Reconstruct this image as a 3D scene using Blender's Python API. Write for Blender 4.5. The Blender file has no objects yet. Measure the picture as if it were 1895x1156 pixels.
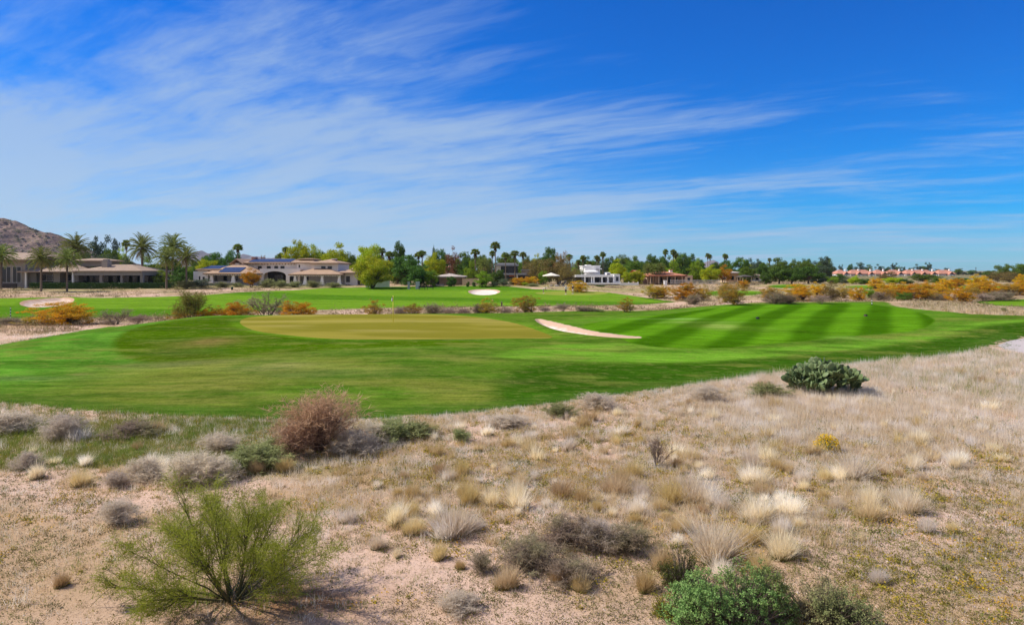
import bpy, math, random
import numpy as np
from mathutils import Vector, Matrix
PI = math.pi
S = bpy.context.scene
COL = S.collection
F = 1263.0            # focal length in photo pixels
CX, HZ = 947.5, 500.0 # photo column of the view axis, photo row of the horizon
CAMZ = 5.5
HAZE = 5e-5
SUN_EL, SUN_AZ = math.radians(47), math.radians(-84)   # azimuth from +Y towards +X

# ------------------------------------------------------------------ tagging
def tag(o, label, cat, group=None):
    o['label'] = label; o['category'] = cat
    if group: o['group'] = group
    return o
def empty(name, loc, rz=0.0, label=None, cat=None, group=None):
    o = bpy.data.objects.new(name, None); COL.objects.link(o)
    o.location = loc; o.rotation_euler = (0, 0, rz); o.empty_display_size = 0.3
    if label: tag(o, label, cat, group)
    return o
def copy_tree(o, parent=None):
    c = o.copy(); COL.objects.link(c)
    if parent is not None: c.parent = parent
    for ch in KIDS.get(o.name, []):
        d = copy_tree(ch, c)
    return c
KIDS = {}
def setparent(o, p):
    o.parent = p; KIDS.setdefault(p.name, []).append(o)

# ------------------------------------------------------------------ numpy mesh building
class Geo:
    def __init__(s): s.V = []; s.F = []; s.n = 0
    def add(s, V, *Fs):
        V = np.asarray(V, float).reshape(-1, 3)
        for f in Fs:
            f = np.asarray(f, np.int64)
            if len(f): s.F.append(f + s.n)
        s.V.append(V); s.n += len(V)
        return s
    def mesh(s, name, smooth=False):
        V = np.concatenate(s.V) if s.V else np.zeros((0, 3))
        me = bpy.data.meshes.new(name)
        me.vertices.add(len(V)); me.vertices.foreach_set('co', V.astype(np.float32).ravel())
        loops = np.concatenate([f.ravel() for f in s.F]).astype(np.int32)
        tot = np.concatenate([np.full(len(f), f.shape[1], np.int32) for f in s.F])
        start = np.concatenate([[0], np.cumsum(tot)[:-1]]).astype(np.int32)
        me.loops.add(len(loops)); me.loops.foreach_set('vertex_index', loops)
        me.polygons.add(len(tot)); me.polygons.foreach_set('loop_start', start)
        try: me.polygons.foreach_set('loop_total', tot)
        except Exception: pass
        me.polygons.foreach_set('use_smooth', np.full(len(tot), smooth, bool))
        me.update(calc_edges=True)
        return me
    def build(s, name, mat, parent=None, smooth=False, loc=None):
        me = s.mesh(name, smooth); me.materials.append(mat)
        o = bpy.data.objects.new(name, me); COL.objects.link(o)
        if parent is not None: setparent(o, parent)
        if loc is not None: o.location = loc
        return o
    # ---- solids
    def box(s, x0, x1, y0, y1, z0, z1):
        V = [(x0,y0,z0),(x1,y0,z0),(x1,y1,z0),(x0,y1,z0),(x0,y0,z1),(x1,y0,z1),(x1,y1,z1),(x0,y1,z1)]
        return s.add(V, [(0,3,2,1),(4,5,6,7),(0,1,5,4),(1,2,6,5),(2,3,7,6),(3,0,4,7)])
    def frustum(s, cx, cy, w0, w1, z0, z1):
        a, b = w0/2, w1/2
        V = [(cx-a,cy-a,z0),(cx+a,cy-a,z0),(cx+a,cy+a,z0),(cx-a,cy+a,z0),(cx-b,cy-b,z1),(cx+b,cy-b,z1),(cx+b,cy+b,z1),(cx-b,cy+b,z1)]
        return s.add(V, [(0,3,2,1),(4,5,6,7),(0,1,5,4),(1,2,6,5),(2,3,7,6),(3,0,4,7)])
    def tube(s, pts, rad, n=8, cap=True):
        pts = [Vector(p) for p in pts]
        if not hasattr(rad, '__len__'): rad = [rad]*len(pts)
        V = []
        for i, p in enumerate(pts):
            d = (pts[min(i+1, len(pts)-1)] - pts[max(i-1, 0)]).normalized()
            a = d.cross(Vector((0,1,0)) if abs(d.y) < .9 else Vector((1,0,0))).normalized(); b = d.cross(a)
            for k in range(n):
                t = 2*PI*k/n; q = p + a*(math.cos(t)*rad[i]) + b*(math.sin(t)*rad[i]); V.append(q[:])
        Fq = [(i*n+k, i*n+(k+1) % n, (i+1)*n+(k+1) % n, (i+1)*n+k) for i in range(len(pts)-1) for k in range(n)]
        s.add(V, Fq)
        if cap:
            base = s.n - len(V)
            s.F.append(np.array([[base+k for k in range(n)][::-1]])); s.F.append(np.array([[base+(len(pts)-1)*n+k for k in range(n)]]))
        return s
    def lathe(s, prof, n=16, cx=0, cy=0):
        V = []; 
        for r, z in prof:
            for k in range(n):
                t = 2*PI*k/n; V.append((cx+r*math.cos(t), cy+r*math.sin(t), z))
        Fq = [(i*n+k, i*n+(k+1) % n, (i+1)*n+(k+1) % n, (i+1)*n+k) for i in range(len(prof)-1) for k in range(n)]
        return s.add(V, Fq)

def unit(v): return v/np.maximum(np.linalg.norm(v, axis=-1, keepdims=True), 1e-9)
def tubes(G, P0, P1, R0, R1, n=4):
    P0, P1 = np.asarray(P0, float).reshape(-1,3), np.asarray(P1, float).reshape(-1,3)
    m = len(P0)
    if not m: return
    R0 = np.broadcast_to(np.asarray(R0, float), (m,)); R1 = np.broadcast_to(np.asarray(R1, float), (m,))
    d = unit(P1-P0); ref = np.where(np.abs(d[:, 1:2]) < .9, [[0,1.,0]], [[1.,0,0]])
    a = unit(np.cross(d, ref)); b = np.cross(d, a)
    t = 2*PI*np.arange(n)/n
    ring = a[:,None]*np.cos(t)[None,:,None] + b[:,None]*np.sin(t)[None,:,None]
    V = np.concatenate([P0[:,None]+ring*R0[:,None,None], P1[:,None]+ring*R1[:,None,None]], 1).reshape(-1,3)
    k = np.arange(n); q = np.stack([k, (k+1) % n, (k+1) % n+n, k+n], 1)
    Fq = (q[None]+(np.arange(m)*2*n)[:,None,None]).reshape(-1,4)
    G.add(V, Fq)
def blades(G, P, D, L, W, bend=None, rng=None, simple=False):
    """grass blades: base P, direction D, length L, width W, tip offset bend"""
    P = np.asarray(P, float); m = len(P)
    if not m: return
    D = unit(np.asarray(D, float)); L = np.broadcast_to(np.asarray(L, float), (m,))[:,None]; W = np.broadcast_to(np.asarray(W, float), (m,))[:,None]
    r = rng.normal(size=(m,3)); side = unit(np.cross(D, r))*W/2
    tip = P + D*L + (0 if bend is None else bend)
    if simple:
        V = np.stack([P-side, P+side, tip], 1).reshape(-1,3)
        G.add(V, np.arange(m*3).reshape(-1,3)); return
    mid = P + D*L*.55 + (0 if bend is None else np.asarray(bend)*.28)
    V = np.stack([P-side, P+side, mid-side*.75, mid+side*.75, tip], 1).reshape(-1,3)
    b = (np.arange(m)*5)[:,None]
    G.add(V, b+np.array([[0,1,3,2]]), b+np.array([[2,3,4]]))
def leaves(G, C, size, rng, aspect=.55, up=.35, N=None):
    """diamond leaves"""
    C = np.asarray(C, float); m = len(C)
    if not m: return
    if N is None: N = rng.normal(size=(m,3)); N[:,2] = np.abs(N[:,2])+up
    N = unit(N); a = unit(np.cross(N, rng.normal(size=(m,3)))); b = np.cross(N, a)
    s = np.broadcast_to(np.asarray(size, float), (m,))[:,None]*.5
    V = np.stack([C-a*s, C+b*s*aspect, C+a*s, C-b*s*aspect], 1).reshape(-1,3)
    G.add(V, np.arange(m*4).reshape(-1,4))

# ------------------------------------------------------------------ value noise
_lat = np.random.default_rng(77).random((256, 256))
def vnoise(x, y):
    xi = np.floor(x).astype(int); yi = np.floor(y).astype(int); fx = x-xi; fy = y-yi
    fx = fx*fx*(3-2*fx); fy = fy*fy*(3-2*fy)
    a = _lat[xi % 256, yi % 256]; b = _lat[(xi+1) % 256, yi % 256]; c = _lat[xi % 256, (yi+1) % 256]; d = _lat[(xi+1) % 256, (yi+1) % 256]
    return (a*(1-fx)+b*fx)*(1-fy)+(c*(1-fx)+d*fx)*fy
def fbm(x, y, o=4):
    s = 0; a = .5; t = 0
    for k in range(o):
        s = s+a*vnoise(x*2**k+17.3*k, y*2**k+9.1*k); t += a; a *= .5
    return s/t
def ss(a, b, x):
    t = np.clip((x-a)/(b-a), 0, 1); return t*t*(3-2*t)

# ------------------------------------------------------------------ terrain
def ground_z(x, y):
    x = np.asarray(x, float); y = np.asarray(y, float)
    yt = np.interp(x, [-60,-21,-17,-13,-9.4,-5,-2,1.2,4.8,9.2,14.5,21,27.6,34,60], [32,28.4,26.7,25.7,25.3,25.3,26.2,27.8,30.2,33.1,36.6,40.4,43.4,45,52])
    L = np.interp(x, [-10,5,20,34,60], [21,20,16,13,12])
    zf = .85*ss(0, 1, (y-yt)/L)
    zp = .024*np.clip(y-46, 0, 60)*ss(44, 56, y) - .40*np.exp(-((x-17)/8)**2)*ss(58, 78, y) - 1.0*ss(49, 63, x)*ss(66, 82, y)
    yc = np.interp(x, [-45,-30,0,8,20,30,45,60,90], [54,62,65,69,78,83,84,84,84])
    gx = .08+.92*ss(-42, -27, x)
    far = ss(yc+1, yc+11, y)
    h = (zf+zp*np.where(x < -20, gx, 1))*gx*(1-far)
    # low soft mounds in the near turf
    h = h + .16*np.exp(-(((x+15)/7)**2+((y-47)/3.5)**2)) - .12*np.exp(-(((x+24)/9)**2+((y-38)/5)**2)) + .12*np.exp(-(((x+2)/10)**2+((y-36)/4)**2))
    zb = 1.65*ss(101, 192, y) - .22*ss(66, 80, y)*(1-ss(98, 112, y))
    zb = zb - .75*ss(230, 480, y)*ss(.1, .5, x/np.maximum(y, 1))
    und = .32*(np.sin(x*.062+1.3)*np.sin(y*.085+.02*x)) + .25*np.sin(x*.03-1)*np.sin(y*.13+1)
    zb = zb + und*ss(106, 130, y)*(1-ss(165, 190, y))
    fg = (1-ss(18, 40, y))
    mic = .10*(fbm(x*.35+5, y*.35+3, 4)-.5)*fg + .035*(fbm(x*2.1, y*2.1+40, 3)-.5)*fg
    mic = mic + .5*(fbm(x*.05+3, y*.05, 3)-.5)*ss(70, 90, y)*(1-ss(98, 115, y))
    return h+zb+mic
def hit(u, v, ymin=5.0, ymax=400.0):
    """first ground point seen from the viewpoint through photo pixel (u, v) beyond ymin"""
    Y = np.arange(ymin, ymax, .1) if ymax < 500 else np.geomspace(ymin, ymax, 6000)
    ray = CAMZ-(v-HZ)*Y/F; g = ground_z((u-CX)/F*Y, Y)
    k = np.nonzero(ray <= g)[0]
    k = k[0] if len(k) else int(np.argmin(ray-g))
    y = float(Y[k]); return ((u-CX)/F*y, y)
def at(u, Y):
    x = (u-CX)/F*Y; return (x, Y, float(ground_z(x, Y)))
def hgt(u, v, Y): return CAMZ-(v-HZ)*Y/F     # world height seen at row v at depth Y

def poly(pts, ymin=5.0):
    out = []
    for p in pts:
        if p[0] == 'w': out.append((p[1], p[2]))
        elif p[0] == 'y': out.append(((p[1]-CX)/F*p[2], p[2]))
        else: out.append(hit(p[0], p[1], ymin))
    return np.array(out)
def smooth_poly(P, it=2):
    for _ in range(it):
        Q = np.roll(P, -1, 0); P = np.stack([P*.75+Q*.25, P*.25+Q*.75], 1).reshape(-1, 2)
    return P
def sdist(P, x, y, pad=8.0):
    """signed distance, positive inside, clipped to +-pad"""
    x = np.asarray(x, float); y = np.asarray(y, float); out = np.full(x.shape, -pad)
    m = (x > P[:,0].min()-pad) & (x < P[:,0].max()+pad) & (y > P[:,1].min()-pad) & (y < P[:,1].max()+pad)
    px, py = x[m], y[m]
    d2 = np.full(px.shape, 1e9); ins = np.zeros(px.shape, bool)
    for (ax, ay), (bx, by) in zip(P, np.roll(P, -1, 0)):
        ex, ey = bx-ax, by-ay; l2 = ex*ex+ey*ey+1e-12
        t = np.clip(((px-ax)*ex+(py-ay)*ey)/l2, 0, 1)
        d2 = np.minimum(d2, (px-ax-t*ex)**2+(py-ay-t*ey)**2)
        c = (ay > py) != (by > py)
        if abs(by-ay) > 1e-12: ins ^= c & (px < (bx-ax)*(py-ay)/(by-ay)+ax)
    d = np.sqrt(d2); out[m] = np.clip(np.where(ins, d, -d), -pad, pad)
    return out

near_turf = poly([('w',-70,33),(-200,735),(0,745),(150,760),(300,770),(480,775),(700,775),(850,765),(1000,750),(1150,730),(1300,710),(1450,690),(1600,672),(1750,660),(1815,648),(1850,633),(1895,624),('w',50,56),('w',90,66),('w',90,78),
    (1895,584),(1800,581),(1735,575),(1690,571),(1655,566),('y',1640,85.5),('y',1500,87),('y',1300,82),('y',1150,77),('y',1000,71),('y',850,69),('y',600,67),('y',400,65),('y',325,63.5),(200,604),(100,621),(0,638),('w',-70,50)])
green_near = smooth_poly(poly([(442,596),(452,588),(480,585),('y',560,65.2),('y',700,65.8),('y',850,64.5),(940,594),(985,608),(1025,622),(1018,627),(960,626),(860,627),(740,628),(620,628),(540,622),(480,614),(450,604)]))
bunker_near = smooth_poly(poly([(988,591.5),(997,590.5),(1009,592.8),(1040,600),(1072,607.5),(1102,615),(1135,619.5),(1165,622.5),(1190,625),(1186,627),(1157,627.5),(1102,623.5),(1051,616),(1019,609),(998,600)]), 1)
fair_right = smooth_poly(poly([(1060,604),(1130,592),(1230,582),('y',1300,79),('y',1480,82),('y',1600,83),(1660,569),(1700,577),(1733,590),(1728,600),(1700,613),(1600,620),(1450,634),(1300,648),(1180,640),(1130,622)]))
far_turf = poly([('w',-200,82),('y',0,80),('y',150,82),('y',300,84),('y',400,92),('y',600,98),('y',700,101),('y',850,102),('y',1000,105),('y',1100,107),('y',1195,110),('y',1255,116),(1231,556),(1183,549),(1147,544),(1125,541),(1060,538),(990,535),(930,529),(860,529),(700,531),(600,533),(540,537),(440,541),(380,546),(300,549),(200,551),(100,550),(0,552),('w',-200,140)], 76)
green_far = smooth_poly(poly([(985,541),(1030,538.5),(1090,538.5),(1128,541),(1120,545),(1060,547),(1000,545)], 100))
bunker_left = smooth_poly(poly([(33,562),(45,556),(75,553),(110,550),(138,551),(137,560),(110,567),(70,570),(45,568)], 76))
bunker_mid = smooth_poly(poly([(864,540),(872,536),(896,535),(920,536),(928,540),(915,545),(896,547),(875,545)], 100))
turf_c = smooth_poly(poly([(1300,540),(1350,537),(1420,539),(1400,547),(1310,548)], 100))
turf_d = smooth_poly(poly([(1420,528),(1465,526),(1500,528),(1480,533),(1425,533)], 100))
turf_e = smooth_poly(poly([(1800,558),(1850,554),(1960,553),(1960,569),(1860,567),(1810,562)], 92))
turf_f = smooth_poly(poly([(1560,529),(1632,527),(1760,528),(1900,530),(1900,536),(1760,534),(1640,534),(1570,533)], 100))
cart_path = poly([(1845,639),(1868,631),(1895,626),('w',48,53.5),('w',60,57),('w',60,53),('w',46,47.5),(1895,653),(1865,648)])

TURFS = [near_turf, far_turf, turf_c, turf_d, turf_e, turf_f]
BUNKERS = [bunker_near, bunker_left, bunker_mid]
def turf_sd(x, y):
    d = np.full(np.shape(x), -8.0)
    for P in TURFS: d = np.maximum(d, sdist(P, x, y))
    return d
_ground0 = ground_z
def ground_z(x, y):
    z = _ground0(x, y)
    for P, dep, rim in zip(BUNKERS, (.34, .5, .45), (.9, 1.6, 1.6)):
        d = sdist(P, x, y, 4.0)
        z = z - dep*ss(0, rim, d) + .10*np.exp(-((d+.5)/.6)**2)*(d < .2)*(d > -3.9)
    return z

def tint_blob(x, y, u, v, ru, rv, ymin=5.0):
    """soft wear patch centred where the photo shows it, world radii derived on the ground"""
    cx, cy = hit(u, v, ymin); sx = ru*cy/F; sy = abs(hit(u, v-rv, ymin)[1]-cy)
    sy = min(max(sy, .4), 6)
    w = (fbm(x*.5+cx, y*.5+cy, 3)-.5)*1.2
    return np.exp(-np.clip(((x-cx)/sx)**2+((y-cy)/sy)**2+w, 0, 30))
# ------------------------------------------------------------------ node helpers
def new_mat(name):
    m = bpy.data.materials.new(name); m.use_nodes = True
    nt = m.node_tree; nt.nodes.clear()
    return m, nt
class NB:
    def __init__(s, nt): s.nt = nt
    def n(s, t, **kw):
        nd = s.nt.nodes.new(t)
        for k, v in kw.items():
            if k == 'inp':
                for kk, vv in v.items():
                    if hasattr(vv, 'is_output'): s.nt.links.new(vv, nd.inputs[kk])
                    else: nd.inputs[kk].default_value = vv
            else: setattr(nd, k, v)
        return nd
    def math(s, op, a, b=0.0, c=None, clamp=False):
        d = {0: a, 1: b}
        if c is not None: d[2] = c
        return s.n('ShaderNodeMath', operation=op, use_clamp=clamp, inp=d).outputs[0]
    def mix(s, f, a, b, blend='MIX'):
        nd = s.n('ShaderNodeMix', data_type='RGBA', blend_type=blend)
        for k, v in ((0, f), (6, a), (7, b)):
            if hasattr(v, 'is_output'): s.nt.links.new(v, nd.inputs[k])
            else: nd.inputs[k].default_value = (*v, 1) if hasattr(v, '__len__') and len(v) == 3 else v
        return nd.outputs[2]
    def noise(s, vec, scale, detail=4, rough=.6, out=0):
        nd = s.n('ShaderNodeTexNoise', inp={'Scale': scale, 'Detail': detail, 'Roughness': rough})
        if vec is not None: s.nt.links.new(vec, nd.inputs['Vector'])
        return nd.outputs[out]
    def ramp(s, f, lo, hi): return s.n('ShaderNodeMapRange', inp={0: f, 1: lo, 2: hi, 3: 0.0, 4: 1.0}).outputs[0]
    def sramp(s, f, lo, hi): return s.n('ShaderNodeMapRange', interpolation_type='SMOOTHSTEP', inp={0: f, 1: lo, 2: hi, 3: 0.0, 4: 1.0}).outputs[0]
    def out(s, sh, vol=None):
        o = s.n('ShaderNodeOutputMaterial')
        if sh is not None: s.nt.links.new(sh, o.inputs[0])
        if vol is not None: s.nt.links.new(vol, o.inputs[1])
    def scalevec(s, vec, sc):
        return s.n('ShaderNodeVectorMath', operation='MULTIPLY', inp={0: vec, 1: sc}).outputs[0]
MATS = {}
def foliage(name, a, b, trans=.3, c=None):
    """leaf material: every leaf its own tint between a and b, a slow drift through the crown, some light let through"""
    if name in MATS: return MATS[name]
    m, nt = new_mat(name); B = NB(nt)
    geo = B.n('ShaderNodeNewGeometry'); oi = B.n('ShaderNodeObjectInfo')
    rnd = geo.outputs['Random Per Island']
    col = B.mix(rnd, a, b)
    if c is not None:
        col = B.mix(B.ramp(B.noise(geo.outputs['Position'], .9, 2), .45, .62), col, c)
    hsv = B.n('ShaderNodeHueSaturation', inp={'Hue': B.math('MULTIPLY_ADD', oi.outputs['Random'], .03, .485), 'Saturation': 1.0, 'Value': B.math('MULTIPLY_ADD', oi.outputs['Random'], .35, .82), 'Color': col})
    col = hsv.outputs[0]
    d = B.n('ShaderNodeBsdfPrincipled', inp={'Base Color': col, 'Roughness': .6, 'Specular IOR Level': .10})
    t = B.n('ShaderNodeBsdfTranslucent', inp={'Color': col})
    mx = B.n('ShaderNodeMixShader', inp={0: trans, 1: d.outputs[0], 2: t.outputs[0]})
    B.out(mx.outputs[0]); MATS[name] = m; return m
def plain(name, a, b=None, rough=.8, scale=3.0, bump=0.0, bscale=30.0, spec=.3, metal=0.0, stretch=None):
    """solid material with two-tone mottling and optional fine bump"""
    if name in MATS: return MATS[name]
    m, nt = new_mat(name); B = NB(nt)
    tc = B.n('ShaderNodeTexCoord').outputs['Object']
    v = B.scalevec(tc, stretch) if stretch else tc
    col = B.mix(B.ramp(B.noise(v, scale, 5), .3, .7), a, b if b else tuple(x*.8 for x in a))
    p = B.n('ShaderNodeBsdfPrincipled', inp={'Base Color': col, 'Roughness': rough, 'Specular IOR Level': spec, 'Metallic': metal})
    if bump:
        bp = B.n('ShaderNodeBump', inp={'Strength': bump, 'Distance': .05, 'Height': B.noise(v, bscale, 3)})
        nt.links.new(bp.outputs[0], p.inputs['Normal'])
    B.out(p.outputs[0]); MATS[name] = m; return m
def glass(name, col=(.012,.016,.022)):
    if name in MATS: return MATS[name]
    m, nt = new_mat(name); B = NB(nt)
    p = B.n('ShaderNodeBsdfPrincipled', inp={'Base Color': (*col,1), 'Roughness': .12, 'Specular IOR Level': .5})
    B.out(p.outputs[0]); MATS[name] = m; return m
def tiles(name, a, b, pitch=.35):
    """barrel roof tiles: rows across the slope, each tile its own tint"""
    if name in MATS: return MATS[name]
    m, nt = new_mat(name); B = NB(nt)
    tc = B.n('ShaderNodeTexCoord').outputs['Object']
    vor = B.n('ShaderNodeTexVoronoi', inp={'Vector': tc, 'Scale': 1/pitch})
    col = B.mix(vor.outputs['Color'], a, b)
    col = B.mix(B.ramp(B.noise(tc, .8, 4), .35, .7), col, tuple(x*.75 for x in a))
    w = B.n('ShaderNodeTexWave', wave_type='BANDS', bands_direction='X', inp={'Vector': tc, 'Scale': 2.2, 'Distortion': .6})
    bp = B.n('ShaderNodeBump', inp={'Strength': .6, 'Distance': .08, 'Height': w.outputs[1]})
    p = B.n('ShaderNodeBsdfPrincipled', inp={'Base Color': col, 'Roughness': .85, 'Specular IOR Level': .2, 'Normal': bp.outputs[0]})
    B.out(p.outputs[0]); MATS[name] = m; return m

# ------------------------------------------------------------------ camera, sun, sky
cam = bpy.data.cameras.new('camera'); cam.sensor_width = 36; cam.lens = 36*F/1895; cam.shift_y = -(578-HZ)/1895
cam.clip_start = .1; cam.clip_end = 40000
camo = bpy.data.objects.new('camera', cam); COL.objects.link(camo); camo.location = (0, 0, CAMZ); camo.rotation_euler = (PI/2, 0, 0); S.camera = camo
sl = bpy.data.lights.new('sun', 'SUN'); sl.energy = 5.0; sl.angle = math.radians(.53); sl.color = (1, .93, .81)
so = bpy.data.objects.new('sun', sl); COL.objects.link(so)
sd = Vector((math.sin(SUN_AZ)*math.cos(SUN_EL), math.cos(SUN_AZ)*math.cos(SUN_EL), math.sin(SUN_EL)))
so.rotation_euler = sd.to_track_quat('Z', 'Y').to_euler(); so.location = (-40, 0, 60)
S.view_settings.view_transform = 'Standard'; S.view_settings.look = 'None'; S.view_settings.exposure = 0.25; S.view_settings.gamma = 1
w = bpy.data.worlds.new('World'); S.world = w; w.use_nodes = True
nt = w.node_tree; nt.nodes.clear(); B = NB(nt)
sky = B.n('ShaderNodeTexSky', sky_type='NISHITA', sun_disc=False, sun_elevation=SUN_EL, sun_rotation=SUN_AZ, altitude=350, air_density=1.0, dust_density=.35, ozone_density=2.2)
tc = B.n('ShaderNodeTexCoord').outputs['Generated']
sep = B.n('ShaderNodeSeparateXYZ', inp={0: tc}); X, Y, Z = sep.outputs
zz = B.math('ADD', B.math('MAXIMUM', Z, 0), .10)
pu, pv = B.math('DIVIDE', X, zz), B.math('DIVIDE', Y, zz)
cs, sn = math.cos(math.radians(-30)), math.sin(math.radians(-30))
ru = B.math('ADD', B.math('MULTIPLY', pu, cs), B.math('MULTIPLY', pv, sn))
rv = B.math('SUBTRACT', B.math('MULTIPLY', pv, cs), B.math('MULTIPLY', pu, sn))
def cvec(a, b, off): return B.n('ShaderNodeCombineXYZ', inp={0: B.math('MULTIPLY', ru, a), 1: B.math('MULTIPLY', rv, b), 2: off}).outputs[0]
warp = B.noise(cvec(.45, .6, 4.0), 1.0, 4, .55, out=1)
def warped(v, amt):
    o = B.n('ShaderNodeVectorMath', operation='MULTIPLY_ADD', inp={0: warp, 1: (amt, amt, amt), 2: v}); return o.outputs[0]
n_big = B.noise(warped(cvec(.42, .95, 5.6), 1.1), 1.0, 5, .6)
n_str = B.noise(warped(cvec(.50, 1.9, 7.3), 1.5), 1.0, 7, .62)
n_fin = B.noise(warped(cvec(1.3, 6.0, 1.7), 2.2), 1.0, 6, .68)
side = B.sramp(B.math('ADD', X, B.math('MULTIPLY', Z, .35)), .62, -.35)       # thicker veil towards the left
cov = B.math('ADD', B.math('MULTIPLY', n_big, 1.25), B.math('MULTIPLY', n_str, 1.05))
cov = B.math('ADD', cov, B.math('MULTIPLY', n_fin, .58))
cov = B.math('ADD', cov, B.math('MULTIPLY', side, .42))
cov = B.math('SUBTRACT', cov, B.math('MULTIPLY', B.sramp(Z, .20, .40), .26))
cov = B.math('ADD', cov, B.math('MULTIPLY', B.sramp(Z, .24, .03), .16))
cl = B.sramp(cov, 1.42, 2.10)
rear_fill = B.math('MULTIPLY', B.sramp(Y, .15, -.35), B.sramp(Z, -.05, .1))                 # unseen white veil added behind the viewpoint to lift and neutralise ambient light
hs = B.n('ShaderNodeHueSaturation', inp={'Hue': .498, 'Saturation': 1.25, 'Value': 1.0, 'Color': sky.outputs[0]}).outputs[0]
tint = B.mix(B.sramp(Z, 0.0, .34), (.50, 1.06, 1.74), (.03, .80, 1.78))
hs = B.mix(1.0, hs, tint, 'MULTIPLY')
hs = B.n('ShaderNodeHueSaturation', inp={'Hue': .5, 'Saturation': 1.18, 'Value': .97, 'Color': hs}).outputs[0]
skyc = B.mix(B.math('MULTIPLY', cl, .78), hs, (4.9, 6.6, 8.9))
skyc = B.mix(B.math('MULTIPLY', B.math('MULTIPLY', B.sramp(Z, .20, .0), side), .55), skyc, (6.6, 8.2, 9.6))
skyc = B.mix(B.math('MULTIPLY', rear_fill, .6), skyc, (7.2, 7.0, 7.2))
bg = B.n('ShaderNodeBackground', inp={0: skyc, 1: .073})
ow = B.n('ShaderNodeOutputWorld', inp={0: bg.outputs[0]})

# ------------------------------------------------------------------ ground mesh
ang = np.concatenate([np.linspace(-180, -46, 46)[:-1], np.linspace(-46, 46, 860), np.linspace(46, 180, 46)[1:-1]])
ang = np.radians(ang)
rad = np.concatenate([np.geomspace(1.0, 9, 26)[:-1], np.geomspace(9, 260, 560)[:-1], np.geomspace(260, 6000, 60)])
A, R = np.meshgrid(ang, rad); gx_, gy_ = R*np.sin(A), R*np.cos(A)
gz_ = ground_z(gx_, gy_)
na, nr = len(ang), len(rad)
idx = np.arange(nr*na).reshape(nr, na)
q = np.stack([idx[:-1], np.roll(idx, -1, 1)[:-1], np.roll(idx, -1, 1)[1:], idx[1:]], -1).reshape(-1, 4)[:, ::-1]
px, py = gx_.ravel(), gy_.ravel()
front = (np.abs(np.degrees(A)) < 60).ravel() & (py > 5)
sdt = turf_sd(px, py)
sds = np.maximum.reduce([sdist(P, px, py, 3.0) for P in BUNKERS]+[np.full(px.shape, -3.0)])
sdg = np.maximum(sdist(green_near, px, py, 3.0), sdist(green_far, px, py, 3.0))
sdp = sdist(cart_path, px, py, 3.0)
sdf = sdist(fair_right, px, py, 4.0)
def mixc(c, col, m): return c*(1-m[:,None])+np.array(col)*m[:,None]
u_ = CX+F*px/np.maximum(py, 1); v_ = HZ+(CAMZ-gz_.ravel())*F/np.maximum(py, 1)
tcol = np.tile(np.array([.078,.155,.012]), (len(px), 1))
big = fbm(px*.12, py*.2, 4)
# wear, seed mixes and mowing classes of the turf, with bank shade painted in
tcol = mixc(tcol, (.091,.235,.020), ss(-14, -27, px)*(1-ss(58, 75, py)))                                    # left fairway
rg = np.hypot((px+17)/1.0, (py-52)/.8); tcol = mixc(tcol, (.055,.165,.012), .55*ss(-14, -22, px)*(1-ss(58, 70, py))*ss(-.2, .5, np.sin(rg*2*PI/3.4+2.2*fbm(px*.1, py*.1, 2)))*ss(9, 12, rg))
mound_rough_shade = ss(-.5, .35, sdist(smooth_poly(poly([(470,586),(400,586),('y',330,61),(250,605),(208,630),(216,652),(255,670),(330,672),(430,662),(560,650),(760,640),(900,640),(900,630),(620,630),(480,618),(445,600)])), px, py))
tcol = mixc(tcol, (.054,.112,.002), mound_rough_shade)  # rough grass tone, deepened to paint shade on the bank beside the green
tcol = mixc(tcol, (.155,.175,.026), ss(-27, -15, px)*ss(8, -3, px)*ss(24, 30, py)*(1-ss(37, 43, py))*ss(.25, .58, big)*.9)   # thin front bank
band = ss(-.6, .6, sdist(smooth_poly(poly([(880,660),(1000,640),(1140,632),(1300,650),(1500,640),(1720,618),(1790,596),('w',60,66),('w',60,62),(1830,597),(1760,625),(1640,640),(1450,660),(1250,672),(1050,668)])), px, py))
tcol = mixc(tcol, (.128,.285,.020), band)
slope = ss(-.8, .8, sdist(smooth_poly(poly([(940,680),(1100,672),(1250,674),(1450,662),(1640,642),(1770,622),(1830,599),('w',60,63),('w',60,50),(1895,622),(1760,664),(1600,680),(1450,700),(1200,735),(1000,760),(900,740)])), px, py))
tcol = mixc(tcol, (.030,.088,.004), slope)  # dark grass of the near slope, its shading deepened in the colour
tcol = mixc(tcol, (.10,.25,.015), ss(.1, -.1, sdf)*ss(-4, -2, sdf)*ss(0,6,px)*ss(50,56,py)*.5)
tcol = mixc(tcol, (.088,.222,.007), ss(-.05, .12, sdf))
far = ss(84, 90, py)
fz = .5+.5*np.sin(px*.05+py*.16+3*fbm(px*.03, py*.03, 2))
tcol = mixc(tcol, (.125,.245,.014), far)
tcol = mixc(tcol, (.055,.160,.006), far*ss(.55, .9, fz)*.8)
tcol = mixc(tcol, (.050,.125,.006), far*ss(2.2, .6, np.clip(sdt, 0, 8))*ss(-20, 0, px)*(py < 128))
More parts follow.
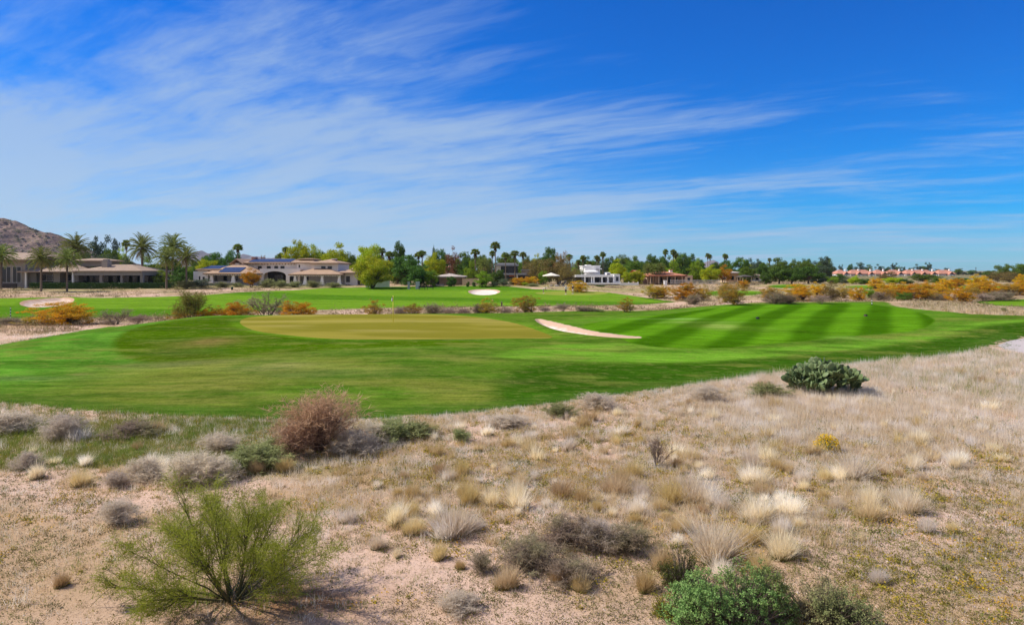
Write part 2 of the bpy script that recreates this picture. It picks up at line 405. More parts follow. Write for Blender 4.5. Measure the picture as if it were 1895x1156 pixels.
for (u, v, ru, rv, c, s) in [(380,633,62,7,(.20,.14,.045),.75),(330,652,60,6,(.14,.12,.035),.6),(500,678,90,6,(.24,.235,.075),.8),(430,668,120,5,(.12,.12,.035),.6),(150,693,22,3,(.28,.19,.09),.8),
        (600,690,160,10,(.09,.14,.03),.6),(300,676,110,6,(.13,.15,.05),.6),(1330,603,50,4,(.22,.30,.06),.8),(1290,596,70,2,(.22,.33,.07),.7),(1590,626,60,3,(.17,.30,.05),.7),(1240,590,60,1.5,(.2,.34,.08),.7),
        (1370,608,60,4,(.17,.27,.04),.5),(860,660,60,6,(.09,.14,.025),.6),(700,655,90,8,(.06,.125,.012),.6),(960,706,80,6,(.08,.11,.02),.55),(60,700,120,5,(.10,.16,.045),.6),(1700,640,70,4,(.055,.115,.008),.6)]:
    tcol = mixc(tcol, c, s*tint_blob(px, py, u, v, ru, rv, 20))
gcol = np.tile(np.array([.255,.222,.036]), (len(px), 1))
gcol = mixc(gcol, (.185,.170,.020), ss(.35, .65, fbm(px*.14+4, py*.5, 3)))
gcol = mixc(gcol, (.31,.265,.07), ss(.55, .8, fbm(px*.1+40, py*.6, 3))*.7)
gcol = mixc(gcol, (.22,.30,.05), (py > 100).astype(float)*.6)
tcol = mixc(tcol, (.12,.24,.012), ss(-1.1, -.3, sdg)*(sdg < .2)*.55)
tcol = mixc(tcol, (.17,.19,.035), .55*ss(.52, .74, fbm(px*.30+7, py*.85, 4))*(sdf < 0)*(py < 84))
tcol = mixc(tcol, (.035,.10,.006), .55*ss(.52, .74, fbm(px*.22+31, py*.9+5, 4))*(sdf < 0)*(py < 84))
tcol = tcol*(.80+.40*fbm(px*.09+3, py*.5, 4))[:,None]
lip = near_turf[1:17]; le = smooth_poly(np.concatenate([lip, (lip+np.array([0,1.7]))[::-1]]), 1)
tcol = mixc(tcol, (.052,.112,.012), .7*ss(-.6, .5, sdist(le, px, py)))
# soil tone
scol = np.tile(np.array([.60,.42,.32]), (len(px), 1))
scol = mixc(scol, (.44,.30,.18), ss(.42, .66, fbm(px*.22, py*.22, 4)))
scol = mixc(scol, (.25,.125,.055), np.exp(-np.clip(((px+3.9)/1.7)**2+((py-11.35)/.75)**2+(fbm(px*1.5,py*1.5,3)-.5)*2.2, 0, 30))*.9)                    # leaf litter under the large bush, its cast shadow darkened into the tint
scol = mixc(scol, (.36,.27,.18), ss(.50, .66, fbm(px*.55+9, py*.55, 4))*ss(5, 9, px)*(py < 24)*.8)     # grey brown litter
scol = mixc(scol, (.13,.145,.028), ss(-3, -7, px)*ss(17.5, 19, py)*(1-ss(24.5, 26, py))*ss(.22, .48, fbm(px*.4, py*.6, 3))*.9)   # green weeds mat
scol = mixc(scol, (.075,.15,.02), np.exp(-(((px+9.6)/2.4)**2+((py-23.3)/1.5)**2))*.95)
scol = mixc(scol, (.30,.24,.10), ss(.4, .65, fbm(px*.3+2, py*.3, 3))*ss(24, 32, py)*ss(8, 16, px)*.6)
scol = mixc(scol, (.56,.38,.29), ss(4.5, .5, -sdp)*(sdp < 0)*(sdp > -2.9)*.8)
scol = mixc(scol, (.34,.26,.15), ss(66, 74, py)*ss(.3, .6, fbm(px*.15, py*.2, 3))*.8)
scol = mixc(scol, (.30,.27,.11), ss(110, 150, py)*ss(.42, .6, fbm(px*.05+11, py*.09, 4))*.85)
scol = mixc(scol, (.14,.14,.07), ss(260, 330, py)*.9)
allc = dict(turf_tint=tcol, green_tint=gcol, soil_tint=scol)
fl = dict(sd_turf=sdt, sd_sand=sds, sd_green=sdg, sd_path=sdp, sd_fair=sdf)

m, nt = new_mat('ground_cover'); B = NB(nt); GROUND = m
pos = B.n('ShaderNodeNewGeometry').outputs['Position']
def att(n): return B.n('ShaderNodeAttribute', attribute_name=n)
e1 = B.noise(pos, 1.6, 5, .65); e2 = B.noise(pos, 14, 3, .6)
edge = B.math('ADD', B.math('MULTIPLY', B.math('SUBTRACT', e1, .5), 2.4), B.math('MULTIPLY', B.math('SUBTRACT', e2, .5), .9))
fine = B.noise(pos, 9, 4, .7); vfine = B.noise(pos, 55, 3, .7)
streak = B.noise(B.scalevec(pos, (.25, 1.6, 1)), 1.4, 5, .65)
tv = B.math('ADD', B.math('MULTIPLY', streak, .9), B.math('MULTIPLY', fine, .8)); tv = B.math('ADD', tv, B.math('MULTIPLY', vfine, .5))
tfac = B.math('MAXIMUM', B.math('MULTIPLY_ADD', tv, 1.7, -.87), .25)
# mowing stripes on the right hand fairway
sc_ = B.n('ShaderNodeVectorMath', operation='DOT_PRODUCT', inp={0: pos, 1: (.874, -.486, 0)}).outputs['Value']
wob = B.math('MULTIPLY', B.math('SUBTRACT', B.noise(pos, .12, 2), .5), 1.0)
st = B.math('SINE', B.math('MULTIPLY', B.math('ADD', B.math('ADD', sc_, wob), 2.15), 2*PI/4.3))
st = B.sramp(B.math('ADD', st, B.math('MULTIPLY', B.math('SUBTRACT', fine, .5), 1.2)), -.75, .75)
stm = B.math('MULTIPLY', st, B.sramp(att('sd_fair').outputs['Fac'], -.05, .25))
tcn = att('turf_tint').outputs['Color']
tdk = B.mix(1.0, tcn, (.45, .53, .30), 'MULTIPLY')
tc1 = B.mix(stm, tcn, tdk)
tc1 = B.mix(1.0, tc1, B.n('ShaderNodeCombineXYZ', inp={0: tfac, 1: tfac, 2: tfac}).outputs[0], 'MULTIPLY')
spk = B.noise(B.scalevec(pos, (.6, 1.0, 1)), 2.2, 7, .8)
rough_m = B.math('SUBTRACT', 1.0, B.sramp(att('sd_fair').outputs['Fac'], -.3, .3))
tc1 = B.mix(B.math('MULTIPLY', B.sramp(spk, .50, .66), B.math('MULTIPLY_ADD', rough_m, .38, .10)), tc1, (.20, .205, .05))
tc1 = B.mix(B.math('MULTIPLY', B.sramp(spk, .48, .34), B.math('MULTIPLY_ADD', rough_m, .40, .12)), tc1, (.022, .075, .004))
# soil
peb = B.n('ShaderNodeTexVoronoi', inp={'Vector': pos, 'Scale': 16.0}); pebm = B.sramp(peb.outputs[0], .22, .12)
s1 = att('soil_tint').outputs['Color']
s1 = B.mix(B.math('MULTIPLY', B.sramp(B.noise(pos, 2.6, 6, .7), .50, .66), .6), s1, (.36, .235, .14))
s1 = B.mix(B.math('MULTIPLY', B.sramp(B.noise(pos, 20, 4, .75), .54, .64), .75), s1, (.15, .095, .05))
s1 = B.mix(B.math('MULTIPLY', pebm, B.sramp(B.noise(pos, 5, 2), .5, .6)), s1, (.55, .44, .36))
s1 = B.mix(B.math('MULTIPLY', B.sramp(vfine, .5, .72), .35), s1, (.62, .48, .37))
# sand
sandc = B.mix(B.noise(pos, 1.5, 4), (.80, .70, .62), (.68, .56, .47))
sandc = B.mix(B.math('MULTIPLY', B.sramp(B.n('ShaderNodeSeparateXYZ', inp={0: pos}).outputs[0], -38, -42), B.math('MULTIPLY_ADD', B.sramp(B.noise(pos, .55, 5, .65), .40, .60), .6, .4)), sandc, (.50, .35, .26))
sandc = B.mix(B.math('MULTIPLY', B.sramp(B.noise(B.scalevec(pos, (1, 2.5, 1)), 3.5, 4, .7), .5, .68), .45), sandc, (.52, .40, .31))
bank = B.sramp(B.math('ADD', att('sd_sand').outputs['Fac'], B.math('MULTIPLY', B.math('SUBTRACT', e1, .5), .9)), .85, .35)
sandc = B.mix(B.math('MULTIPLY', bank, .75), sandc, (.44, .26, .16))
grc = B.mix(1.0, att('green_tint').outputs['Color'], B.n('ShaderNodeCombineXYZ', inp={0: B.math('MULTIPLY_ADD', streak, .35, .82), 1: B.math('MULTIPLY_ADD', streak, .35, .82), 2: .98}).outputs[0], 'MULTIPLY')
pathc = B.mix(B.noise(pos, 6, 4), (.52, .46, .45), (.42, .37, .36))
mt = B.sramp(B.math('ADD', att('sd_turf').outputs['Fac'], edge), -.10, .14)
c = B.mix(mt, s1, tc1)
mg = B.sramp(B.math('ADD', att('sd_green').outputs['Fac'], B.math('MULTIPLY', B.math('SUBTRACT', e2, .5), .15)), -.06, .06)
c = B.mix(mg, c, grc)
c = B.mix(B.sramp(B.math('ADD', att('sd_sand').outputs['Fac'], B.math('MULTIPLY', B.math('SUBTRACT', e1, .5), .35)), -.06, .06), c, sandc)
c = B.mix(B.sramp(B.math('ADD', att('sd_path').outputs['Fac'], B.math('MULTIPLY', B.math('SUBTRACT', e1, .5), .2)), -.04, .04), c, pathc)
hgtn = B.math('ADD', B.math('MULTIPLY', fine, .6), B.math('MULTIPLY', vfine, .35)); hgtn = B.math('ADD', hgtn, B.math('MULTIPLY', pebm, .12))
bp = B.n('ShaderNodeBump', inp={'Strength': .8, 'Distance': .045, 'Height': hgtn})
p = B.n('ShaderNodeBsdfPrincipled', inp={'Base Color': c, 'Roughness': .95, 'Specular IOR Level': 0.0, 'Normal': bp.outputs[0]})
B.out(p.outputs[0])

allV = np.stack([px, py, gz_.ravel()], 1)
def fmean(a): return a[q].mean(1)
cls = np.zeros(len(q), int)
ft, fs, fg, fp = fmean(sdt), fmean(sds), fmean(sdg), fmean(sdp)
fy, fx = fmean(py), fmean(px)
cls[ft > 0] = 1
cls[(fg > 0) & (fy < 100)] = 2; cls[(fg > 0) & (fy >= 100)] = 3
cls[(fs > 0) & (fy < 70)] = 4; cls[(fs > 0) & (fy >= 70) & (fx < -40)] = 5; cls[(fs > 0) & (fy >= 70) & (fx >= -40)] = 6
cls[fp > 0] = 7
cls[(ft > 0) & (cls == 1) & (fy > 76) & (fmean(sdist(near_turf, px, py, 4)) <= 0)] = 8
for k, nm in enumerate(['ground', 'fairway', 'putting_green', 'putting_green', 'sand_bunker', 'sand_bunker', 'sand_bunker', 'cart_path', 'fairway']):
    f = q[cls == k]
    if not len(f): continue
    ids, inv = np.unique(f, return_inverse=True)
    G = Geo().add(allV[ids], inv.reshape(-1, 4)); o = G.build(nm, GROUND, smooth=True); o['kind'] = 'structure'
    me = o.data
    for n_, a_ in fl.items():
        me.attributes.new(n_, 'FLOAT', 'POINT').data.foreach_set('value', a_[ids].astype(np.float32))
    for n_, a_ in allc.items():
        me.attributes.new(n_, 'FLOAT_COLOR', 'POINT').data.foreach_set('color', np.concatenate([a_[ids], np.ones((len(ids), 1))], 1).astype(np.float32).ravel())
cap = Geo().add([(math.sin(t), math.cos(t), float(ground_z(np.array([math.sin(t)]), np.array([math.cos(t)]))[0])) for t in ang]+[(0, 0, 0)], [(i, (i+1) % na, na) for i in range(na)][::-1])
o = cap.build('ground', plain('soil_patch', (.5,.34,.23))); o['kind'] = 'structure'

# ------------------------------------------------------------------ dry desert air between the viewpoint and the far ridges
m, nt = new_mat('haze'); B = NB(nt)
vp = B.n('ShaderNodeVolumePrincipled', inp={'Color': (.62,.76,1,1), 'Density': HAZE, 'Anisotropy': 0.0}); B.out(None, vp.outputs[0])
o = Geo().box(-6600, 6600, -6600, 6800, -9, 290).build('haze', m); o['kind'] = 'stuff'; tag(o, 'thin blue air fading the far ridges', 'haze')
# ------------------------------------------------------------------ growth
def grow(rng, base, d0, L, r, level, spec, out):
    """one curved branch plus its side branches; out collects (p0,p1,r0,r1,level)"""
    k = spec['seg'][level]; p = np.array(base, float); d = np.array(d0, float); d /= np.linalg.norm(d)
    pts = [p.copy()]; dirs = [d.copy()]; st = L/k
    for i in range(k):
        d = d + rng.normal(size=3)*spec['wob'][level] + np.array([0, 0, spec['up'][level]])
        d /= np.linalg.norm(d); q = p+d*st
        ra = r*(1-.75*i/k); rb = r*(1-.75*(i+1)/k)
        out.append((p.copy(), q.copy(), ra, rb, level)); p = q; pts.append(p.copy()); dirs.append(d.copy())
    if level+1 < len(spec['seg']):
        n = spec['kids'][level]; n = rng.integers(int(n*.75), int(n*1.25)+2)
        for j in range(n):
            t = spec['from'][level]+(1-spec['from'][level])*(j+rng.random())/n
            i = min(int(t*k), k-1); f = t*k-i; b = pts[i]*(1-f)+pts[i+1]*f; dd = dirs[i]
            o = np.cross(dd, rng.normal(size=3)); o /= np.linalg.norm(o)+1e-9
            a = math.radians(rng.uniform(*spec['ang'][level])); nd = dd*math.cos(a)+o*math.sin(a)
            grow(rng, b, nd, L*spec['len'][level]*rng.uniform(.65, 1.15)*(1.1-.5*t), r*(1-.75*t)*.62, level+1, spec, out)
def seg_arrays(out, lv=None):
    o = [s for s in out if lv is None or s[4] in lv]
    if not o: return [np.zeros((0, 3))]*2+[np.zeros(0)]*2
    return np.array([s[0] for s in o]), np.array([s[1] for s in o]), np.array([s[2] for s in o]), np.array([s[3] for s in o])
def sample_on(rng, P0, P1, n):
    i = rng.integers(0, len(P0), n); t = rng.random((n, 1)); return P0[i]*(1-t)+P1[i]*t, unit(P1[i]-P0[i])
BARK = plain('bark', (.14,.10,.07), (.08,.06,.045), .9, 6)
BARKP = plain('palm_bark', (.20,.15,.11), (.12,.09,.065), .9, 8)
TWIG = plain('bare_twig', (.16,.12,.095), (.10,.075,.06), .9, 9)
PVB = plain('green_bark', (.10,.095,.03), (.06,.055,.025), .8, 7)

PROTO = {}
def proto(name, parts):
    """parts: list of (part name, Geo, material, smooth) -> hidden recipe of shared meshes"""
    L = []
    for pn, G, mt, sm in parts:
        me = G.mesh(pn, sm); me.materials.append(mt); L.append((pn, me))
    PROTO.setdefault(name, []).append(L)
_cnt = {}
def plant(kind, name, loc, sx, sy, sz, rz, label, cat, group=None, var=None):
    V = PROTO[kind]; i = _cnt.get(kind, 0); _cnt[kind] = i+1
    parts = V[(i if var is None else var) % len(V)]
    if len(parts) == 1:
        o = bpy.data.objects.new(name, parts[0][1]); COL.objects.link(o); tag(o, label, cat, group)
        o.location = loc; o.rotation_euler = (0, 0, rz)
    else:
        o = empty(name, loc, rz, label, cat, group)
        for pn, me in parts:
            c = bpy.data.objects.new(pn, me); COL.objects.link(c); c.parent = o
    o.scale = (sx, sy, sz); return o

# ------------------------------------------------------------------ crowned trees (unit height, unit width)
def crown_tree(kind, seed, mat, shape, ncl, nleaf, leaf, bark=BARK, trunks=1, zfrom=.25, crad=(.12,.2), upw=.5, aspect=.6, branch_to=.75, r=.022, zlow=.06):
    rng = np.random.default_rng(seed)
    C = []
    (cz, rx, rzz) = shape
    off = rng.normal(size=(3,))*.03
    while len(C) < ncl:
        d = unit(rng.normal(size=3)); rr = rng.random()**.45
        p = np.array([d[0]*rx*rr, d[1]*rx*rr, cz+d[2]*rzz*rr])
        lump = .75+.5*vnoise(np.array(d[0]*2.2+seed*3.1), np.array(d[1]*2.2+d[2]*2+seed)) 
        p[:2] *= lump; p[2] = cz+(p[2]-cz)*lump
        if p[2] < zfrom: continue
        C.append(p)
    C = np.array(C); cr = rng.uniform(*crad, len(C))
    G = Geo()
    for c, q in zip(C, cr):
        n = int(nleaf*(q/np.mean(crad))**2)
        d = unit(rng.normal(size=(n,3))); d[:,2] = d[:,2]*.8+.1
        P = c+d*(q*rng.random((n,1))**.4)*np.array([1.1,1.1,.75])
        P = P[P[:,2] > .02]
        N = unit(P-c)+rng.normal(size=P.shape)*.7; N[:,2] += upw
        leaves(G, P, leaf*rng.uniform(.6, 1.3, len(P)), rng, aspect, N=N)
    allp = np.concatenate(G.V).reshape(-1,4,3).mean(1); wq = np.percentile(np.hypot(allp[:,0], allp[:,1]), 97); zq = np.percentile(allp[:,2], 99.3); zl = np.percentile(allp[:,2], 1.0)
    zk = np.array([.5/wq, .5/wq, (1-zlow)/(zq-zl)]); zo = np.array([0,0,zlow-zl*zk[2]])
    G.V = [v_*zk+zo for v_ in G.V]; C = C*zk+zo; zfrom = C[:,2].min()*.6
    T = Geo()
    for k in range(trunks):
        a = rng.uniform(0, 2*PI); spread = .0 if trunks == 1 else .03
        b = np.array([spread*math.cos(a), spread*math.sin(a), -.03])
        ztop = zfrom+.12; lean = rng.normal(size=2)*(.03 if trunks == 1 else .09)
        mid = np.array([b[0]+lean[0], b[1]+lean[1], ztop])
        pts = [b, b*.4+mid*.6+np.append(rng.normal(size=2)*.012, 0), mid]; rr = [r*1.5, r*1.05, r*.8]
        T.tube(pts, rr, 7)
        sel = np.arange(len(C))[k::trunks]
        sel = sel[rng.random(len(sel)) < branch_to]
        m0 = np.repeat(mid[None], len(sel), 0); e = C[sel]
        mm = m0*.55+e*.45+rng.normal(size=e.shape)*.02; mm[:,2] -= .015
        tubes(T, m0, mm, r*.55, r*.33, 5); tubes(T, mm, e, r*.33, r*.1, 4)
    proto(kind, [('crown', G, mat, False), ('trunk', T, bark, True)])
FOL = dict(
    dark=foliage('leaf_dark_green', (.060,.130,.020), (.105,.190,.024), .32),
    darker=foliage('leaf_deep_green', (.028,.062,.016), (.050,.098,.022), .2),
    lime=foliage('leaf_lime', (.40,.48,.016), (.30,.40,.016), .42, (.48,.49,.020)),
    bright=foliage('leaf_bright_green', (.17,.29,.015), (.25,.34,.022), .35),
    euca=foliage('leaf_blue_green', (.085,.125,.070), (.050,.080,.045), .2),
    olive=foliage('leaf_olive', (.090,.125,.060), (.135,.175,.09), .25),
    mesq=foliage('leaf_brown_olive', (.25,.175,.055), (.17,.145,.040), .3),
    rust=foliage('leaf_rust', (.34,.17,.070), (.22,.12,.055), .3),
    mid=foliage('leaf_mid_green', (.14,.205,.024), (.090,.155,.018), .32),
    orange=foliage('leaf_orange', (.74,.37,.014), (.52,.25,.010), .38, (.46,.33,.02)),
    gold=foliage('leaf_gold', (.60,.33,.018), (.36,.25,.03), .35, (.26,.23,.05)))
for s in range(4):
    crown_tree('lime', 10+s, FOL['lime'], (.58,.50,.38), 80, 170, .034, zfrom=.30, crad=(.09,.16), trunks=2, bark=PVB, zlow=.14)
    crown_tree('dark', 20+s, FOL['dark'], (.56,.46,.44), 60, 150, .042, zfrom=.14, crad=(.09,.18))
    crown_tree('mid', 30+s, FOL['mid'], (.56,.47,.42), 55, 140, .042, zfrom=.16, crad=(.09,.19))
    crown_tree('mesq', 40+s, FOL['mesq'], (.58,.50,.38), 70, 85, .030, zfrom=.22, crad=(.09,.16), trunks=3, r=.02, zlow=.10)
for s in range(3):
    crown_tree('euca', 50+s, FOL['euca'], (.60,.40,.40), 34, 130, .036, zfrom=.25, crad=(.07,.15), r=.018)
    crown_tree('bright', 60+s, FOL['bright'], (.54,.50,.42), 50, 150, .038, zfrom=.16, crad=(.1,.18), trunks=2)
    crown_tree('olive', 70+s, FOL['olive'], (.52,.48,.44), 50, 140, .034, zfrom=.10, crad=(.1,.18))
    crown_tree('rust', 80+s, FOL['rust'], (.60,.42,.40), 44, 90, .034, zfrom=.25, crad=(.08,.15))
    crown_tree('park', 90+s, FOL['dark'], (.62,.46,.34), 55, 150, .042, zfrom=.33, crad=(.09,.17), r=.03, zlow=.26)
crown_tree('cypress', 95, FOL['darker'], (.5,.42,.5), 60, 70, .05, zfrom=.05, crad=(.1,.2), r=.02)
crown_tree('orangetree', 97, FOL['orange'], (.60,.46,.36), 50, 140, .036, zfrom=.28, crad=(.1,.17), trunks=2, zlow=.2)
for s in range(4):    # multi stemmed flowering desert shrubs
    crown_tree('orange', 100+s, FOL['orange'], (.54,.50,.46), 150, 115, .026, zfrom=.08, crad=(.05,.11), trunks=4, bark=TWIG, r=.012, aspect=.5, zlow=.04)
    crown_tree('gold', 110+s, FOL['gold'], (.58,.50,.42), 120, 85, .025, zfrom=.16, crad=(.05,.11), trunks=5, bark=TWIG, r=.012, aspect=.45, zlow=.10)

# ------------------------------------------------------------------ palms
def fan_palm(seed, H=1.0):
    """unit height; crown radius about .11"""
    rng = np.random.default_rng(seed); T = Geo(); G = Geo(); K = Geo()
    lx, ly = rng.normal(size=2)*.012
    pts = [(0,0,-.02),(lx*.3,ly*.3,.3),(lx*.8,ly*.8,.65),(lx,ly,.91)]
    T.tube(pts, [.017,.0125,.011,.0115], 8)
    c = np.array([lx, ly, .915])
    for k in range(60):
        az = rng.uniform(0, 2*PI); el = math.radians(rng.uniform(-38, 82)); d = np.array([math.cos(el)*math.cos(az), math.cos(el)*math.sin(az), math.sin(el)])
        pl = rng.uniform(.045,.07); h = c+d*pl; tubes(G, [c], [h], .0018, .0012, 3)
        side = unit(np.cross(d, [0,0,1.0])); upv = np.cross(side, d); n = 11
        t = np.linspace(-1.25, 1.25, n); fl = .066*rng.uniform(.85,1.15)
        D = d[None]*np.cos(t)[:,None]+side[None]*np.sin(t)[:,None]
        droop = np.zeros((n,3)); droop[:,2] = -.014*(1+np.abs(t))
        blades(G, np.repeat(h[None], n, 0), D, fl, .014, droop, rng)
    for k in range(60):
        az = rng.uniform(0, 2*PI); z = rng.uniform(.79,.90); b = np.array([lx+.012*math.cos(az), ly+.012*math.sin(az), z+.02])
        blades(K, b[None], np.array([[math.cos(az)*.45, math.sin(az)*.45, -1]]), rng.uniform(.05,.085), .016, None, rng)
    proto('fanpalm', [('fronds', G, foliage('palm_fan', (.14,.205,.026), (.23,.26,.040), .3), False), ('trunk', T, BARKP, True), ('dead_skirt', K, foliage('palm_skirt', (.20,.135,.065), (.13,.09,.045), .1), False)])
for s in range(4): fan_palm(200+s)
def date_palm(seed, H=9.0):
    """metre scale palm: trunk height from crown base to the ground is stretched by the object's z scale"""
    rng = np.random.default_rng(seed); T = Geo(); G = Geo(); K = Geo()
    lx, ly = rng.normal(size=2)*.2
    T.tube([(0,0,-.3),(0,0,.2),(lx*.5,ly*.5,H*.5),(lx,ly,H-1)], [.42,.30,.26,.30], 9)
    T.lathe([(.27,H-1.9),(.48,H-1.3),(.55,H-.8),(.36,H-.3),(.1,H-.1)], 9, lx, ly)
    c = np.array([lx, ly, H-.45])
    n = 84
    for k in range(n):
        az = k*2.39996+rng.normal()*.2; e0 = math.radians(84-112*(k/n)**.85+rng.normal()*7); L = rng.uniform(3.7,4.5)
        h = np.array([math.cos(az), math.sin(az), 0]); P = [c.copy()]; e = e0; m = 8
        for i in range(m):
            P.append(P[-1]+(h*math.cos(e)+np.array([0,0,math.sin(e)]))*L/m); e -= math.radians(2.2+1.7*i)
        P = np.array(P); tubes(G, P[:-1], P[1:], np.linspace(.035,.012,m), np.linspace(.031,.008,m), 3)
        nl = 26; t = np.linspace(.14,.99,nl)*m; i = np.minimum(t.astype(int), m-1); f = (t-i)[:,None]
        B0 = P[i]*(1-f)+P[i+1]*f; D = unit(P[i+1]-P[i]); side = unit(np.cross(D, [0,0,1.0])); u3 = np.cross(side, D)
        ll = .62*np.sin(np.linspace(.35,2.75,nl))+.12
        for sgn in (-1, 1):
            blades(G, B0, D*.75+side*sgn*.9+u3*.35, ll, .10, None, rng, True)
    for k in range(46):
        az = rng.uniform(0, 2*PI); h = np.array([math.cos(az), math.sin(az), 0]); b = c+h*.3+np.array([0,0,-.5])
        m_ = b+h*rng.uniform(.6,1.2)+np.array([0,0,-.5]); e_ = m_+h*.4+np.array([0,0,-rng.uniform(.8,1.6)])
        tubes(K, [b, m_], [m_, e_], [.02,.015], [.015,.006], 3)
        nn = 10; t = rng.random((nn,1)); blades(K, m_*(1-t)+e_*t, h*.3+rng.normal(size=(nn,3))*.5+np.array([0,0,-.6]), .4, .06, None, rng, True)
    proto('datepalm', [('fronds', G, foliage('palm_date', (.16,.205,.040), (.27,.295,.075), .28), False), ('trunk', T, BARKP, True), ('dead_fronds', K, foliage('palm_old', (.40,.29,.10), (.28,.21,.08), .15), False)])
for s in range(3): date_palm(220+s)

# ------------------------------------------------------------------ branchy desert shrubs (unit height, unit width)
def wand_shrub(kind, seed, mat_t, mat_l, stems=16, tilt=(8,62), kids=(7,5), nl=1500, ll=.05, lw=.006, r=.012, leafdir=.6, simple=True, droop=0.0, lens=(.55,.45), zs=1.0, seg=(5,3,2), twigname='branches', leafname='foliage', wob=(.12,.18,.2), up=(.06,.08,.05), lf=.35):
    rng = np.random.default_rng(seed); out = []
    spec = dict(seg=seg, wob=wob, up=up, kids=list(kids)+[0], ang=[(18,50),(20,60)], len=list(lens), **{'from': [lf,.2]})
    for k in range(stems):
        az = k*2.39996+rng.normal()*.3; t = math.radians(rng.uniform(*tilt)*((k+.5)/stems)**.5)
        d = np.array([math.sin(t)*math.cos(az), math.sin(t)*math.sin(az), math.cos(t)])
        grow(rng, np.array([math.cos(az)*.02, math.sin(az)*.02, -.02]), d, rng.uniform(.75,1.0)*(1-.12*math.sin(t)), r*rng.uniform(.6,1), 0, spec, out)
    A = seg_arrays(out); top = np.percentile(A[1][:,2], 99.5); wid = np.percentile(np.hypot(A[1][:,0], A[1][:,1]), 98)
    sc = np.array([.5/wid, .5/wid, 1/top])
    T = Geo(); tubes(T, A[0]*sc, A[1]*sc, A[2], A[3], 3 if r < .02 else 5)
    parts = [(twigname, T, mat_t, False)]
    if mat_l is not None:
        G = Geo(); B0 = seg_arrays(out, (len(seg)-1, len(seg)-2)); P, D = sample_on(rng, B0[0]*sc, B0[1]*sc, nl)
        dd = D*leafdir+rng.normal(size=P.shape)*.5; bend = np.zeros_like(P); bend[:,2] = -droop*ll
        blades(G, P, dd, ll*rng.uniform(.5,1.3,nl), lw, bend, rng, simple)
        parts.append((leafname, G, mat_l, False))
    proto(kind, parts)
FOL.update(grey=foliage('twig_silver', (.76,.66,.52), (.56,.48,.38), .5), greybrown=foliage('twig_grey_brown', (.34,.25,.185), (.24,.18,.13), .35, (.30,.27,.14)),
    redbrown=foliage('twig_red_brown', (.58,.35,.23), (.42,.25,.16), .35), pinkdry=foliage('twig_pale_dry', (.42,.31,.24), (.30,.21,.17), .2),
    sage=foliage('leaf_sage', (.36,.37,.16), (.25,.28,.10), .35), pv=foliage('leaf_palo_verde', (.35,.40,.045), (.24,.31,.032), .42),
    bur=foliage('leaf_grey_green', (.15,.30,.075), (.28,.43,.14), .25, (.22,.27,.08)), bur2=foliage('leaf_dull_green', (.23,.28,.10), (.31,.33,.14), .25, (.32,.27,.14)), creo=foliage('leaf_creosote', (.055,.085,.018), (.095,.12,.022), .25),
    yellow=foliage('flower_yellow', (.72,.44,.01), (.60,.36,.012), .3))
for s in range(3):
    wand_shrub('grey', 300+s, plain('twig_grey', (.33,.29,.27), (.24,.21,.19)), FOL['grey'], 56, (15,88), (7,5), 7500, .13, .008, .005, lf=.04)
    wand_shrub('greybrown', 310+s, TWIG, FOL['greybrown'], 44, (12,84), (7,5), 6000, .11, .008, .006, lf=.06)
    wand_shrub('sage', 320+s, TWIG, FOL['sage'], 40, (10,85), (6,5), 5500, .10, .014, .005, lf=.06)
    wand_shrub('pinkdry', 330+s, plain('twig_pale', (.32,.24,.19), (.24,.17,.13)), FOL['pinkdry'], 24, (5,45), (6,4), 2000, .12, .010, .007)
    wand_shrub('bare', 340+s, TWIG, FOL['greybrown'], 10, (15,70), (8,7), 2200, .07, .007, .016, seg=(6,4,3))
    wand_shrub('wispy', 350+s, PVB, foliage('leaf_wispy', (.26,.26,.045), (.18,.20,.04), .35), 14, (8,66), (8,6), 3600, .11, .009, .011, seg=(6,4,3))
for s in range(2):
    wand_shrub('redbrown', 360+s, plain('twig_red', (.20,.12,.085), (.13,.08,.06)), FOL['redbrown'], 64, (4,50), (9,6), 9000, .095, .006, .005, leafdir=1.1, lf=.06)
# ------------------------------------------------------------------ foreground plants
def near(kind, name, u, v, wpx, hpx, label, cat, group=None, rz=None, depth=None):
    """stand a plant with its foot where photo pixel (u, v) meets the ground"""
    x, y = hit(u, v); z = float(ground_z(np.array([x]), np.array([y]))[0]); s = y/F
    w_ = wpx*s; h_ = hpx*s
    return plant(kind, name, (x, y, z), w_, (depth or w_), h_, rnd.uniform(0, 6.28) if rz is None else rz, label, cat, group)
rnd = random.Random(5)

